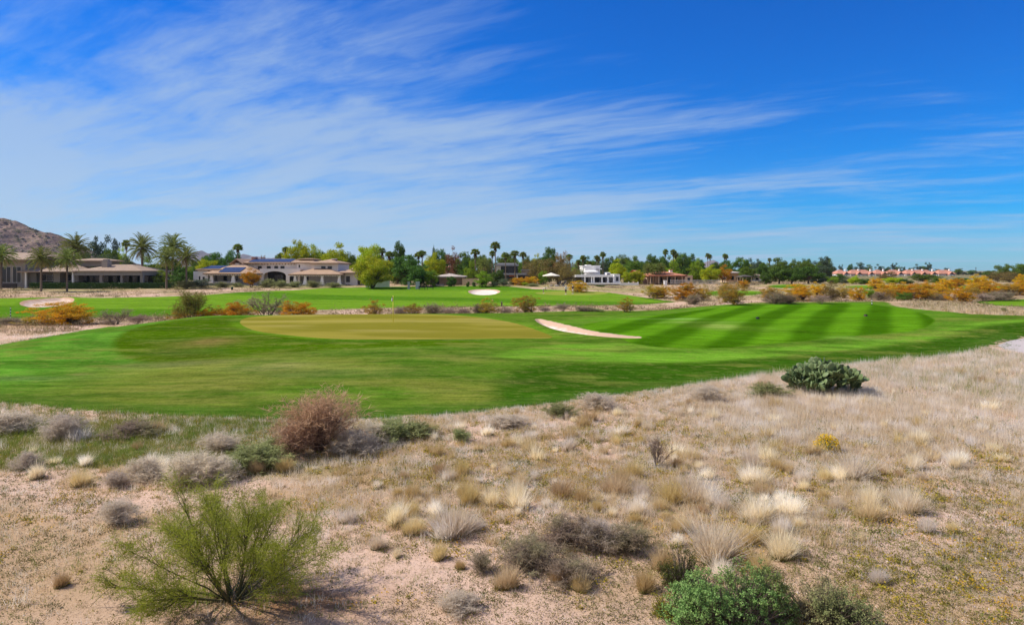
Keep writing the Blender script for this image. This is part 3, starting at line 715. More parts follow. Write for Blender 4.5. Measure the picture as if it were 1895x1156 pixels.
# the large green palo verde bush, built at its own metre scale
def big_palo_verde():
    rng = np.random.default_rng(41); out = []
    spec = dict(seg=(8,5,3), wob=(.07,.13,.16), up=(.015,.03,.0), kids=[10,8,0], ang=[(14,46),(20,55)], len=[.48,.5], **{'from': [.30,.12]})
    n = 21
    for k in range(n):
        az = k*2.39996+rng.normal()*.25; t = math.radians(18+62*((k+.5)/n)**.72+rng.normal()*4)
        d = np.array([math.sin(t)*math.cos(az)*1.05, math.sin(t)*math.sin(az)*.8, math.cos(t)])
        grow(rng, (math.cos(az)*.08, math.sin(az)*.08, -.05), d, rng.uniform(1.5,2.05)*(1+.10*math.sin(t)), rng.uniform(.016,.03), 0, spec, out)
    A = seg_arrays(out)
    x, y = hit(430, 1106); z = float(ground_z(np.array([x]), np.array([y]))[0])
    root = empty('palo_verde_bush', (x, y, z), 0, 'large wispy green bush with many thin stems on bare sand at the lower left', 'bush')
    T = Geo(); tubes(T, *A, 5); T.build('branches', PVB, root, True)
    G = Geo(); B0 = seg_arrays(out, (1, 2)); P, D = sample_on(rng, B0[0], B0[1], 26000)
    P = P+rng.normal(size=P.shape)*.045
    lo = P[:,2] > .22; P, D = P[lo], D[lo]; m_ = len(P)
    dd = D*.55+rng.normal(size=P.shape)*.6+np.array([0,0,.10])
    L_ = rng.uniform(.07,.22,m_); bend = np.zeros_like(P); bend[:,2] = -L_*.18
    blades(G, P, dd, L_, .0065, bend, rng)
    G.build('foliage', FOL['pv'], root); root.scale = (.90, .95, .95)
    # the low tuft of shoots on its left side
    K = Geo(); m_ = 1300; P = np.stack([rng.normal(-.85,.30,m_), rng.normal(-.1,.2,m_), np.abs(rng.normal(.0,.10,m_))], 1)
    blades(K, P, rng.normal(size=(m_,3))*.5+np.array([-.2,0,.8]), rng.uniform(.06,.2,m_), .007, None, rng)
    K.build('low_shoots', FOL['pv'], root)
big_palo_verde()

# dense grey green bursage mounds at the bottom edge: clusters of small leaves on hidden stems
def mound_bush(name, u, v, wpx, hpx, dpt, mat, label, seed, leaf=.030, ncl=420, per=34, cat='bush', flat=.8, lumps=7):
    rng = np.random.default_rng(seed); x, y = hit(u, v); z = float(ground_z(np.array([x]), np.array([y]))[0]); s = y/F
    a, b, h = wpx*s/2, dpt/2, hpx*s
    root = empty(name, (x, y, z), 0, label, cat)
    lx = rng.uniform(-.55,.55,lumps)*a*1.1; ly = rng.uniform(-.5,.5,lumps)*b; lr = rng.uniform(.45,.75,lumps)
    C = []
    while len(C) < ncl:
        i = rng.integers(0, lumps); d = unit(rng.normal(size=3)); d[2] = abs(d[2])*1.1
        rr = lr[i]*(rng.random()**.30)
        p = np.array([lx[i]+d[0]*a*rr*.8, ly[i]+d[1]*b*rr, d[2]*h*rr/.72*(1-.25*abs(lx[i])/a)])
        if p[2] > .03: C.append(p)
    C = np.array(C); G = Geo(); T = Geo()
    for c in C:
        ax = unit(np.array([c[0]*.6, c[1]*.6, .12+c[2]*.6])+rng.normal(size=3)*.25)
        t = rng.random((per,1)); P = c+ax*(t-.5)*.085+rng.normal(size=(per,3))*.024*(1.2-t*.5)
        N = ax*.5+rng.normal(size=(per,3))*.7+np.array([0,0,.3])
        leaves(G, P, leaf*rng.uniform(.6,1.3,per), rng, .55, N=N)
    b0 = np.stack([np.clip(C[:,0]*.35, -a, a), C[:,1]*.35, np.full(len(C), -.02)], 1); mid = b0*.45+C*.55+rng.normal(size=C.shape)*.03
    tubes(T, b0, mid, .008, .006, 4); tubes(T, mid, C, .006, .003, 3)
    T.build('branches', TWIG, root); G.build('foliage', mat, root)
    return root
mound_bush('bursage_bush', 1345, 1170, 296, 122, 1.4, FOL['bur'], 'large dense grey green bush along the bottom edge of the sandy slope', 51, .034, 950, 36)
mound_bush('bursage_bush', 1525, 1152, 212, 82, 1.1, FOL['bur2'], 'dull grey green bush touching the right side of the large dense bush', 52, .028, 480, 32)
mound_bush('creosote_bush', 1262, 1090, 92, 80, .7, FOL['creo'], 'small dark green feathery bush behind the left end of the large dense bush', 53, .020, 230, 36)
mound_bush('brittle_bush', 1236, 1140, 60, 40, .5, foliage('leaf_yellow_green', (.22,.24,.03), (.32,.27,.02), .3), 'yellow green little bush at the left foot of the large dense bush', 54, .022, 110, 28)

def dry_sprawl(u, v, wpx, hpx, label, seed, mat):
    rng = np.random.default_rng(seed); x, y = hit(u, v); z = float(ground_z(np.array([x]), np.array([y]))[0]); s = y/F
    G = Geo(); m_ = 420; a = wpx*s/2; P = np.stack([rng.normal(0,a*.5,m_), rng.normal(0,a*.3,m_), np.zeros(m_)], 1)
    blades(G, P, rng.normal(size=(m_,3))*.6+np.array([0,0,.8]), rng.uniform(.3,1,m_)*hpx*s, .007, rng.normal(size=(m_,3))*.05, rng)
    o = G.build('dry_brush', mat, loc=(x, y, z)); tag(o, label, 'brush')
dry_sprawl(1500, 1148, 120, 42, 'tan dead brush sprawling in front of the dull grey green bush', 61, foliage('straw_rust', (.42,.24,.12), (.34,.20,.11), .2))
dry_sprawl(1352, 1153, 70, 26, 'rust brown dead brush at the foot of the large dense bush', 62, foliage('straw_rust2', (.34,.17,.08), (.26,.13,.065), .2))

# red brown dry shrub and its skirt
near('redbrown', 'dry_shrub', 590, 838, 196, 112, 'tall reddish brown dry shrub standing against the lower lawn edge', 'shrub', depth=2.3)
near('redbrown', 'dry_shrub', 545, 846, 105, 62, 'low reddish brown dry shrub at the left foot of the tall reddish one', 'shrub')
# silver grey brush, each one where it stands
GB = 'silvery dead brush on the sandy slope'
for kind, u, v, w_, h_, lab in [
    ('grey',345,892,92,58,'silvery dead brush mound above the large green bush, left half'),('grey',398,888,80,50,'silvery dead brush mound directly above the large green bush'),
    ('grey',268,886,70,40,'low silvery brush left of the two silvery mounds'),('grey',405,836,66,36,'small silvery brush below the bright green patch of lawn edge'),
    ('sage',470,868,110,48,'grey green sagebrush between silvery brush and red shrub'),('sage',512,848,70,40,'grey green sagebrush touching the left side of the red shrub'),
    ('grey',655,838,78,46,'pale silver brush right at the foot of the red shrub'),('grey',690,820,70,40,'pale silver brush just right of the red shrub'),
    ('sage',730,815,90,42,'grey green brush between silver brush and lawn edge'),('sage',775,808,60,30,'low dark grey green brush near the lawn edge'),
    ('grey',120,812,70,50,'purple grey dead brush at the left below the lawn edge'),('grey',15,800,90,40,'silver brush cut by the left border below the lawn'),
    ('grey',48,868,44,34,'small grey brush at the far left above the bare sand'),('greybrown',245,806,90,26,'low grey brown brush line at the left below the lawn edge'),
    ('grey',215,905,40,34,'thin pale brush above bare sand at the left'),('grey',215,970,60,48,'thin pale dead brush left of the large green bush'),
    ('greybrown',1050,1010,110,58,'dark grey brown brush patch left of the pale grass clump'),('greybrown',975,1052,110,54,'dark grey brown brush at the lower left of its patch'),
    ('grey',1105,1018,74,56,'pale dead brush in the middle of the dark brown patch'),('greybrown',1165,1020,100,50,'grey brown brush at the right end of the dark patch'),
    ('greybrown',1055,1072,100,40,'low dark brush in front of the grey brown patch'),('greybrown',890,1062,44,40,'lone small dark brush left of the grey brown patch'),
    ('sage',853,818,36,26,'small round dark green brush in the middle of the slope'),('grey',940,790,70,22,'low silver brush along the lawn edge at the middle'),
    ('grey',1105,755,70,30,'silvery brush near the lawn edge right of the middle'),('sage',1035,770,60,24,'grey green brush near the lawn edge at the middle'),
    ('grey',850,1130,76,30,'pale flat brush on bare sand at the bottom middle'),('grey',1310,742,60,30,'silver brush below the dark lawn slope'),
    ('sage',1420,735,70,28,'green grey brush left of the prickly pear')]:
    near(kind, 'dead_brush' if kind != 'sage' else 'sage_brush', u, v, w_*1.3, h_*.92, lab, 'brush', GB)
near('bare', 'bare_sapling', 1215, 866, 62, 62, 'spindly leafless sapling standing alone in the middle of the dry slope', 'sapling')
# yellow flowering bush
x, y = hit(1530, 838); s = y/F
fb = mound_bush('flowering_bush', 1530, 838, 48, 34, .8, FOL['sage'], 'round bush of bright yellow flowers on the dry slope', 71, .035, 110, 22)
rng = np.random.default_rng(72); G = Geo(); m_ = 1100; d = unit(rng.normal(size=(m_,3))); d[:,2] = np.abs(d[:,2])
P = d*np.array([25*s, .42, 33*s])*rng.uniform(.75,1.05,(m_,1)); leaves(G, P, rng.uniform(.03,.06,m_), rng, .9, 1.0); G.build('flowers', FOL['yellow'], fb)

# ------------------------------------------------------------------ prickly pear
def prickly_pear():
    rng = np.random.default_rng(90); x, y = hit(1524, 727); z = float(ground_z(np.array([x]), np.array([y]))[0])
    m, nt = new_mat('cactus_pad'); B = NB(nt); tc = B.n('ShaderNodeTexCoord').outputs['Object']; oi = B.n('ShaderNodeObjectInfo')
    vo = B.n('ShaderNodeTexVoronoi', inp={'Vector': tc, 'Scale': 22.0}); c = B.mix(B.math('MULTIPLY_ADD', oi.outputs['Random'], .9, .05), (.060,.105,.034), (.165,.235,.095))
    c = B.mix(B.ramp(B.noise(tc, 9, 3), .45, .7), c, (.16,.18,.07)); c = B.mix(B.sramp(vo.outputs[0], .22, .12), c, (.36,.33,.20))
    p = B.n('ShaderNodeBsdfPrincipled', inp={'Base Color': c, 'Roughness': .55, 'Specular IOR Level': .3}); B.out(p.outputs[0])
    # one obovate pad, foot at the origin, 1 unit tall
    V = []; nu, nv = 14, 9
    for j in range(nv+1):
        t = j/nv; zz = t; ww = .40*(math.sin(PI*min(t**.8, 1)))**.62*(.72+.42*t)+.035*(t < 1)
        th = .075*(math.sin(PI*t))**.5+.02
        if j == nv: ww, th = .02, .01
        for i in range(nu):
            a = 2*PI*i/nu; V.append((ww*math.cos(a), th*math.sin(a), zz))
    Fq = [(j*nu+i, j*nu+(i+1) % nu, (j+1)*nu+(i+1) % nu, (j+1)*nu+i) for j in range(nv) for i in range(nu)]
    pad = Geo().add(V, Fq); me = pad.mesh('pad', True); me.materials.append(m)
    root = empty('prickly_pear', (x, y, z), 0, 'wide clump of green prickly pear cactus on the dry slope by the lawn edge', 'cactus')
    cnt = 0; MM = []
    def add(M, gen):
        nonlocal cnt
        MM.append(M)
        if gen >= 4: return
        for k in range(rng.choice([1,2,2,3]) if gen < 3 else rng.choice([0,1,1])):
            a = rng.uniform(-60, 60); L = rng.uniform(.27,.38)
            ox = .34*math.sin(math.radians(a)); oz = .80+.16*math.cos(math.radians(a))
            R = Matrix.Translation((ox, 0, oz)) @ Matrix.Rotation(math.radians(a*.75), 4, 'Y') @ Matrix.Rotation(rng.uniform(-.5,.5), 4, 'X') @ Matrix.Rotation(rng.uniform(-1.2,1.2), 4, 'Z')
            base = M @ R; loc, q, sc_ = base.decompose()
            zdir = q @ Vector((0,0,1))
            if loc.z < .1 or zdir.z < -.1 or loc.z > 1.42-.45*abs(loc.x) or abs(loc.x) > 1.7: continue
            add(Matrix.Translation(loc) @ q.to_matrix().to_4x4() @ Matrix.Diagonal((L,L,L,1)), gen+1)
    for k in range(30):
        bx = rng.uniform(-1.45,1.45); by = rng.uniform(-.6,.6); L = rng.uniform(.30,.40)
        M = Matrix.Translation((bx, by, .02)) @ Matrix.Rotation(bx*.28+rng.normal()*.2, 4, 'Y') @ Matrix.Rotation(rng.normal()*.25, 4, 'X') @ Matrix.Rotation(rng.uniform(0, PI), 4, 'Z') @ Matrix.Diagonal((L,L,L,1))
        add(M, 0)
    MM.sort(key=lambda M: M.translation.y-M.translation.z*.8)
    R = Geo(); V0 = np.array(V)
    for i, M in enumerate(MM):
        if i < 99:
            o = bpy.data.objects.new('pad', me); COL.objects.link(o); o.parent = root; o.matrix_local = M
        else:
            A = np.array(M); R.add(V0 @ A[:3,:3].T+A[:3,3], Fq)
    if R.n:
        o = R.build('rear_pads', m, root, True); o['kind'] = 'stuff'
prickly_pear()
# ------------------------------------------------------------------ ground cover
def gz(x, y): return ground_z(np.asarray(x), np.asarray(y))
def scatter(rng, n, ymin, ymax, dens, xk=.84, pw=1.0):
    """n candidate points spread over the view fan, thinned by dens(x, y, u, v)"""
    y = ymin*(ymax/ymin)**(rng.random(n)**pw); x = rng.uniform(-xk, xk, n)*y
    z = gz(x, y); u = CX+F*x/y; v = HZ+(CAMZ-z)*F/y
    keep = (rng.random(n) < dens(x, y, u, v))
    return np.stack([x, y, z], 1)[keep], u[keep], v[keep]
def off_turf(x, y, m=.0): return (turf_sd(x, y) < m) & (sdist(cart_path, x, y, 2) < 0)
def lump(x, y, s, k, lo, hi): return ss(lo, hi, fbm(x*s+k, y*s+k*1.7, 3))
STRAW = foliage('straw_pale', (.93,.82,.62), (.70,.57,.37), .5, (.95,.88,.77))
STRAWB = foliage('straw_gold', (.66,.49,.24), (.50,.36,.16), .35, (.74,.59,.36))
GREENW = foliage('weed_green', (.17,.245,.036), (.25,.29,.05), .35, (.31,.27,.065))

# individual bunchgrass tufts (shared meshes), the ones that show largest: dry straws over a low green base
GBASE = foliage('tuft_base', (.17,.16,.045), (.10,.105,.028), .25, (.25,.18,.05))
for s in range(8):
    rng = np.random.default_rng(400+s); big_ = s >= 5; m_ = 1300 if big_ else 420
    a = rng.uniform(0, 2*PI, m_); t = np.radians(np.abs(rng.normal(size=m_))*17); rr = rng.random(m_)**.5*.36
    ex, ey = 1+.35*rng.normal(), 1.0
    P = np.stack([np.cos(a)*rr*ex, np.sin(a)*rr*ey, np.full(m_, -.02)], 1)
    D = np.stack([np.cos(a)*np.sin(t), np.sin(a)*np.sin(t), np.cos(t)], 1)+rng.normal(size=(m_,3))*.16
    L_ = rng.uniform(.25,1.12,m_)*(1.05-.9*rr)*(.75+.5*vnoise(P[:,0]*6+s, P[:,1]*6)); be = (rng.normal(size=(m_,3))*.10+np.stack([np.cos(a), np.sin(a), -np.ones(m_)], 1)*.12*np.sin(t)[:,None])*L_[:,None]
    G = Geo(); blades(G, P, D, L_, rng.uniform(.006,.013,m_) if big_ else rng.uniform(.012,.024,m_), be, rng)
    K = Geo(); mb = 260 if big_ else 90; a = rng.uniform(0, 2*PI, mb); rr = rng.random(mb)**.5*.46; P = np.stack([np.cos(a)*rr*ex, np.sin(a)*rr, np.zeros(mb)], 1)
    blades(K, P, rng.normal(size=(mb,3))*.45+np.array([0,0,.8]), rng.uniform(.12,.36,mb), .018 if big_ else .03, None, rng)
    kb = K.mesh('green_base'); kb.materials.append(GBASE)
    for kind, mt in (('clump_pale' if big_ else 'tuft_pale', STRAW), ('clump_gold' if big_ else 'tuft_gold', STRAWB)):
        me = G.mesh('straws'); me.materials.append(mt); PROTO.setdefault(kind, []).append([('straws', me), ('green_base', kb)])
rng = np.random.default_rng(410); placed = []
def tuft(u, v, w_, h_, kind, label, group=None):
    x, y = hit(u, v); s = y/F; z = float(gz([x], [y])[0])
    plant(kind, 'bunchgrass', (x, y, z), w_*s, w_*s, h_*s, rng.uniform(0, 6.28), label, 'grass tuft', group); placed.append((x, y))
GT = 'bunchgrass tufts on the dry slope'
for u, v, w_, h_, k, lab in [(1320,1035,118,92,'tuft_pale','biggest whitish bunchgrass clump, behind the large dense bush'),(1448,1032,74,58,'tuft_pale','whitish round bunchgrass tuft right of the biggest clump'),(838,995,92,66,'tuft_pale','big pale bunchgrass tuft standing alone left of the dark brush patch'),
      (1385,1005,62,46,'tuft_gold','golden bunchgrass tuft between two whitish clumps'),(1580,885,74,60,'tuft_pale','whitish bunchgrass tuft below the yellow flowering bush'),(1680,950,60,60,'tuft_pale','pale bunchgrass tuft alone at the edge of the grey litter'),
      (1290,930,90,62,'tuft_pale','broad pale bunchgrass tuft at the middle right of the slope'),(1245,930,62,50,'tuft_gold','golden tuft touching the left of a broad pale tuft'),(1400,965,70,60,'tuft_pale','pale tuft above the two whitish clumps'),(1460,950,62,46,'tuft_pale','pale low tuft right of the middle slope'),
      (1140,915,62,44,'tuft_gold','golden tuft above the dark brush patch'),(1395,895,60,44,'tuft_pale','pale tuft below a yellow weed patch'),(1040,920,56,40,'tuft_gold','golden tuft above the left of the dark brush patch'),(960,940,56,48,'tuft_pale','pale tuft above the left end of the dark brush patch')]:
    tuft(u, v, w_*.98, h_*1.0, k.replace('tuft', 'clump'), lab, GT)
tries = 0; n_t = len(placed)
while n_t < 294 and tries < 20000:
    tries += 1
    v = 690+rng.random()**1.15*410; u = rng.uniform(20, 1880)
    edge_v = np.interp(u, [0,480,850,1300,1600,1895], [790,800,785,725,690,668])
    if v < edge_v: continue
    d_ = 1.0
    if u < 560: d_ = .22 if v < 900 else .03
    elif u < 760: d_ = .35 if v < 940 else .14
    if v > 990: d_ *= .25
    if u > 1480 and v > 850+ (1895-u)*.15: d_ *= .16
    if abs(u-430) < 180 and v > 880: d_ *= .2
    if (u-1050)**2/150**2+(v-1010)**2/60**2 < 1: continue
    if rng.random() > d_: continue
    x, y = hit(u, v)
    if min((x-a)**2+(y-b)**2 for a, b in placed) < (.36 if u < 1300 else .30)**2: continue
    k = 'tuft_pale' if rng.random() < (.72 if u > 1250 else .5) else 'tuft_gold'
    s = .42+.75*rng.random()**1.6; hh = .50*s*F/y; ww = .52*s*F/y
    lab = 'pale dry bunchgrass tuft among many on the sandy slope' if k == 'tuft_pale' else 'golden dry bunchgrass tuft among many on the sandy slope'
    tuft(u, v, ww, hh, k.replace('tuft', 'clump') if v > 860 else k, lab, GT); n_t += 1

def stuff(o, label, cat): tag(o, label, cat); o['kind'] = 'stuff'; return o
# --- fine straw: everywhere on the dry slope, dense towards the upper right
rng = np.random.default_rng(420)
def d_straw(x, y, u, v):
    right = ss(1100, 1400, u)*ss(870, 770, v+ (u-1500)*.05)*1.3
    mid = ss(480, 680, u)*ss(1030, 940, v)*.85*lump(x, y, .8, 3, .34, .56)
    lef = ss(700, 400, u)*ss(940, 890, v)*.40*lump(x, y, .5, 8, .36, .6)
    edge_ = .35*ss(-2.4, -.3, turf_sd(x, y))
    return np.clip(np.maximum.reduce([right*(.35+.65*lump(x, y, .35, 5, .3, .55)), mid, lef, edge_, .06+.12*lump(x,y,.9,19,.45,.6)]), 0, 1)*off_turf(x, y, -.12)*(y < 58)*(1-.7*ss(980, 1060, v))
P0, u, v = scatter(rng, 76000, 10, 58, d_straw, pw=.7)
def tufts_mesh(G, P, per, h, spread, wd, rng, lean=.45, bendk=.3):
    m_ = len(P); Q = np.repeat(P, per, 0)+np.concatenate([rng.normal(size=(m_*per,2))*spread, np.zeros((m_*per,1))], 1)
    a = rng.uniform(0, 2*PI, m_*per); t = np.abs(rng.normal(size=m_*per))*lean
    D = np.stack([np.cos(a)*np.sin(t), np.sin(a)*np.sin(t), np.cos(t)], 1)
    hh = np.repeat(h, per) if hasattr(h, '__len__') else h
    L_ = hh*rng.uniform(.4,1.15,m_*per); be = np.stack([np.cos(a), np.sin(a), -.8*np.ones_like(a)], 1)*(L_*bendk*np.sin(t))[:,None]
    blades(G, Q, D, L_, np.broadcast_to(wd, (m_*per,)) if not hasattr(wd,'__len__') else np.repeat(wd, per), be, rng, True)
G = Geo(); tall = (.17+.24*ss(1150,1450,u)*ss(900,760,v))*rng.uniform(.6,1.35,len(P0))
tufts_mesh(G, P0, 18, tall, .085, .0035+.00028*P0[:,1], rng)
stuff(G.build('dry_grass', STRAW), 'thin pale straw grass covering the dry slope', 'grass')
G = Geo(); P1, u, v = scatter(rng, 30000, 10, 45, lambda x,y,u,v: np.clip(.8*d_straw(x,y,u,v)+.10*(v<1000), 0, 1)*lump(x,y,.8,21,.35,.6)*off_turf(x,y,-.1), pw=.8)
tufts_mesh(G, P1, 14, .17*rng.uniform(.5,1.4,len(P1)), .08, .004+.00028*P1[:,1], rng, .6)
stuff(G.build('dry_grass', STRAWB), 'short golden dry grass between the tufts on the slope', 'grass')
# --- hand high tufts that knit the slope together between the bigger ones
def d_knit(x, y, u, v):
    a_ = ss(480, 660, u)*ss(1760, 1560, u)*ss(1040, 950, v)*(.35+.65*lump(x, y, .9, 63, .36, .56))
    return np.clip(np.maximum(a_, .10*(u < 560)*lump(x, y, .8, 65, .4, .6)), 0, 1)*off_turf(x, y, -.5)*(y < 40)
Pk, u, v = scatter(rng, 9000, 11, 38, d_knit, pw=.75)
for k, (nm, mt, lab) in enumerate([('pale_tufts', STRAW, 'hand high pale straw tufts knitting the dry slope together'), ('golden_tufts', STRAWB, 'hand high golden straw tufts knitting the dry slope together'), ('olive_tufts', GBASE, 'low olive leaves at the feet of the small straw tufts')]):
    Pq = Pk[(np.arange(len(Pk)) % 2 == k)] if k < 2 else Pk
    G = Geo(); hh = rng.uniform(.12,.34,len(Pq)) if k < 2 else np.full(len(Pq), .09)
    tufts_mesh(G, Pq, 46 if k < 2 else 12, hh, .085 if k < 2 else .10, (.0045 if k < 2 else .012)+.00022*Pq[:,1], rng, .36 if k < 2 else .7)
    stuff(G.build(nm, mt), lab, 'grass')
# --- green weeds: mat at the left, fringe along the lawn edge, flecks everywhere
def d_weed(x, y, u, v):
    leftm = ss(640, 380, u)*ss(880, 860, v)*ss(765, 785, v)*lump(x, y, .6, 2, .15, .4)
    fr = .5*ss(-1.3, -.1, turf_sd(x, y))*lump(x, y, .9, 31, .35, .6)
    ur = ss(1450, 1650, u)*ss(790, 700, v)*.8*lump(x, y, .4, 13, .42, .58)
    fl_ = .08+.22*lump(x, y, .7, 44, .45, .65)*ss(1156, 1000, v)+.22*ss(1350,1550,u)*ss(800,880,v)*lump(x,y,1.2,4,.4,.6)
    return np.clip(np.maximum.reduce([leftm, fr, ur, fl_]), 0, 1)*off_turf(x, y, .1)*(y < 50)
P2, u, v = scatter(rng, 70000, 9.5, 48, d_weed, pw=.8)
G = Geo(); lm = ss(640,380,u)*ss(876,858,v)
tufts_mesh(G, P2, 9, (.07+.20*lm+.05*(P2[:,1]>22)+.22*ss(1450,1650,u)*ss(790,700,v))*rng.uniform(.5,1.4,len(P2)), .05, .006+.0003*P2[:,1], rng, .6)
stuff(G.build('green_weeds', GREENW), 'low olive green weeds flecking the dry slope', 'weeds')
# --- ankle high yellowish weeds, the ochre flecks of the middle slope
def d_och(x, y, u, v):
    a_ = ss(480, 700, u)*ss(1720, 1500, u)*ss(1010, 930, v)*ss(770, 800, v)*lump(x, y, .75, 51, .38, .58)
    b_ = .3*ss(1156, 1050, v)*lump(x, y, .9, 57, .5, .66)+.45*ss(1250,1450,u)*lump(x,y,.9,60,.42,.6)*ss(740,800,v)
    return np.clip(np.maximum(a_, b_), 0, 1)*off_turf(x, y, -.2)*(y < 38)
P3, u, v = scatter(rng, 17000, 9.5, 38, d_och, pw=.85)
G = Geo(); m_ = len(P3); per = 30; k_ = np.repeat(rng.uniform(.4,1.3,m_), per)[:,None]; Q = np.repeat(P3, per, 0)+np.abs(rng.normal(size=(m_*per,3)))*k_*np.array([0,0,.07])+rng.normal(size=(m_*per,3))*k_*np.array([.085,.085,0])
leaves(G, Q, (.024+.0012*Q[:,1])*rng.uniform(.6,1.3,len(Q)), rng, .6)
stuff(G.build('ochre_weeds', foliage('weed_ochre', (.44,.28,.022), (.24,.19,.028), .25, (.15,.15,.035))), 'low ochre weeds scattered over the middle of the slope', 'weeds')
P4, u, v = scatter(rng, 16000, 10, 34, lambda x,y,u,v: d_och(x,y,u,v)*lump(x,y,.45,71,.46,.6), pw=.9)
G = Geo(); per = 9; Q = np.repeat(P4, per, 0)+np.abs(rng.normal(size=(len(P4)*per,3)))*np.array([0,0,.06])+rng.normal(size=(len(P4)*per,3))*np.array([.05,.05,0])+np.array([0,0,.02])
leaves(G, Q, .03*rng.uniform(.7,1.4,len(Q)), rng, .9, 1.2)
stuff(G.build('yellow_flowers', foliage('flower_ochre', (.62,.38,.012), (.46,.28,.02), .3)), 'tiny yellow flowers in patches on the dry slope', 'flowers')
# --- pebbles, chips and dead litter
P5, u, v = scatter(rng, 26000, 9.5, 30, lambda x,y,u,v: (.10+.55*ss(1300,1600,u)*ss(850,960,v))*off_turf(x,y,-.2), pw=1.1)
G = Geo(); m_ = len(P5); r_ = rng.uniform(.006,.018,m_)*(1+1.6*(rng.random(m_) > .97))
oct_ = np.array([[1,0,0],[0,1,0],[-1,0,0],[0,-1,0],[0,0,.7],[0,0,-.4]])
V = (oct_[None]*rng.uniform(.6,1.4,(m_,6,1)))*r_[:,None,None]+P5[:,None]
fo = np.array([[0,1,4],[1,2,4],[2,3,4],[3,0,4],[1,0,5],[2,1,5],[3,2,5],[0,3,5]])
G.add(V.reshape(-1,3), (fo[None]+(np.arange(m_)*6)[:,None,None]).reshape(-1,3))
stuff(G.build('pebbles', foliage('pebble', (.74,.64,.56), (.42,.31,.23), 0.0)), 'small pale pebbles strewn on the bare soil', 'pebbles')
P6, u, v = scatter(rng, 80000, 9.5, 34, lambda x,y,u,v: np.clip(.06+.12*ss(400,700,u)+.4*lump(x,y,.8,81,.45,.62)+.4*ss(1400,1600,u)*ss(860,960,v), 0, 1)*off_turf(x,y,-.2), pw=.95)
G = Geo(); m_ = len(P6); D = rng.normal(size=(m_,3))*np.array([1,1,.22]); blades(G, P6+np.array([0,0,.006]), D, rng.uniform(.03,.13,m_), .004+.0002*P6[:,1], None, rng, True)
stuff(G.build('dead_litter', foliage('litter', (.30,.21,.12), (.15,.105,.065), .05, (.45,.36,.26))), 'dead straw and twig litter lying on the soil', 'litter')
# tiny dark seedlings
P7, u, v = scatter(rng, 60000, 9.5, 36, lambda x,y,u,v: np.clip(.10+.6*lump(x,y,.75,91,.40,.60)+.35*ss(1350,1600,u)*ss(800,880,v), 0, 1)*off_turf(x,y,-.2), pw=.9)
G = Geo(); per = 9; Q = np.repeat(P7, per, 0)+rng.normal(size=(len(P7)*per,3))*np.array([.04,.04,0])+np.abs(rng.normal(size=(len(P7)*per,3)))*np.array([0,0,.032])
leaves(G, Q, (.018+.0010*Q[:,1])*rng.uniform(.6,1.3,len(Q)), rng, .5)
stuff(G.build('seedlings', foliage('seedling', (.095,.095,.028), (.15,.12,.035), .2, (.20,.14,.05))), 'tiny dark green seedlings dotting the bare soil', 'weeds')
P12, u, v = scatter(rng, 40000, 21, 26, lambda x,y,u,v: np.exp(-(((x+9.6)/2.0)**2+((y-23.4)/1.1)**2))*.9)
G = Geo(); tufts_mesh(G, P12, 6, .06*rng.uniform(.4,1.3,len(P12)), .05, .012, rng, .6)
stuff(G.build('lawn_patch', foliage('lawn_patch', (.095,.19,.020), (.14,.22,.03), .3)), 'bright green patch of lawn grass spreading below the lawn edge at the left', 'grass')
# --- lawn fringe: longer blades where the turf meets the desert
P8, u, v = scatter(rng, 110000, 24, 60, lambda x,y,u,v: np.maximum(ss(.5,.1,np.abs(turf_sd(x,y)-.05))*lump(x,y,1.1,12,.3,.55), .8*ss(-1.9,-.2,turf_sd(x,y))*(turf_sd(x,y) < .2)*lump(x,y,.55,17,.48,.62)), pw=.9)
G = Geo(); tufts_mesh(G, P8, 7, .11*rng.uniform(.4,1.3,len(P8)), .07, .012, rng, .7)
stuff(G.build('lawn_fringe', foliage('grass_fringe', (.060,.15,.015), (.12,.19,.03), .3)), 'longer green grass along the lower edge of the lawn', 'grass')
# --- wash behind the mound and the ridge of tall dry grass
def d_wash(x, y, u, v):
    return np.clip(.25+.6*lump(x, y, .12, 5, .35, .6), 0, 1)*off_turf(x, y, -.4)*(y > 55)*(sdist(near_turf, x, y, 8) < -.4)
P9, u, v = scatter(rng, 26000, 56, 230, d_wash, pw=.85)
G = Geo(); tufts_mesh(G, P9, 12, np.clip(.5*rng.uniform(.4,1.3,len(P9)), .1, 1)*np.where(P9[:,1]>125,.6,1), .28, .03, rng, .5)
stuff(G.build('wash_grass', foliage('wash_straw', (.40,.29,.19), (.27,.19,.12), .2, (.26,.22,.10))), 'pale pinkish dry grass filling the sandy wash behind the green', 'grass')
P11, u, v = scatter(rng, 9000, 60, 240, lambda x,y,u,v: d_wash(x,y,u,v)*(.25+.75*lump(x,y,.09,41,.4,.6)), pw=.8)
per = 34; sz = rng.uniform(.25,.75,len(P11))*np.where(P11[:,1] > 120, 1.25, 1); Q = np.repeat(P11, per, 0)+rng.normal(size=(len(P11)*per,3))*np.repeat(sz,per)[:,None]*np.array([.75,.75,.0])+np.abs(rng.normal(size=(len(P11)*per,3)))*np.repeat(sz,per)[:,None]*np.array([0,0,.5])
G = Geo(); leaves(G, Q, .20*rng.uniform(.6,1.4,len(Q)), rng, .5)
stuff(G.build('wash_scrub', foliage('wash_scrub', (.25,.21,.10), (.15,.14,.05), .25, (.32,.21,.14))), 'low olive and tan scrub covering the sandy strips between fairways', 'scrub')
rp = smooth_poly(poly([(1648,567),(1690,572),(1735,577),(1800,583),(1900,587),('w',75,66),('w',95,80),('w',85,88),('y',1895,87),('y',1800,89),('y',1720,89),('y',1660,88)]))
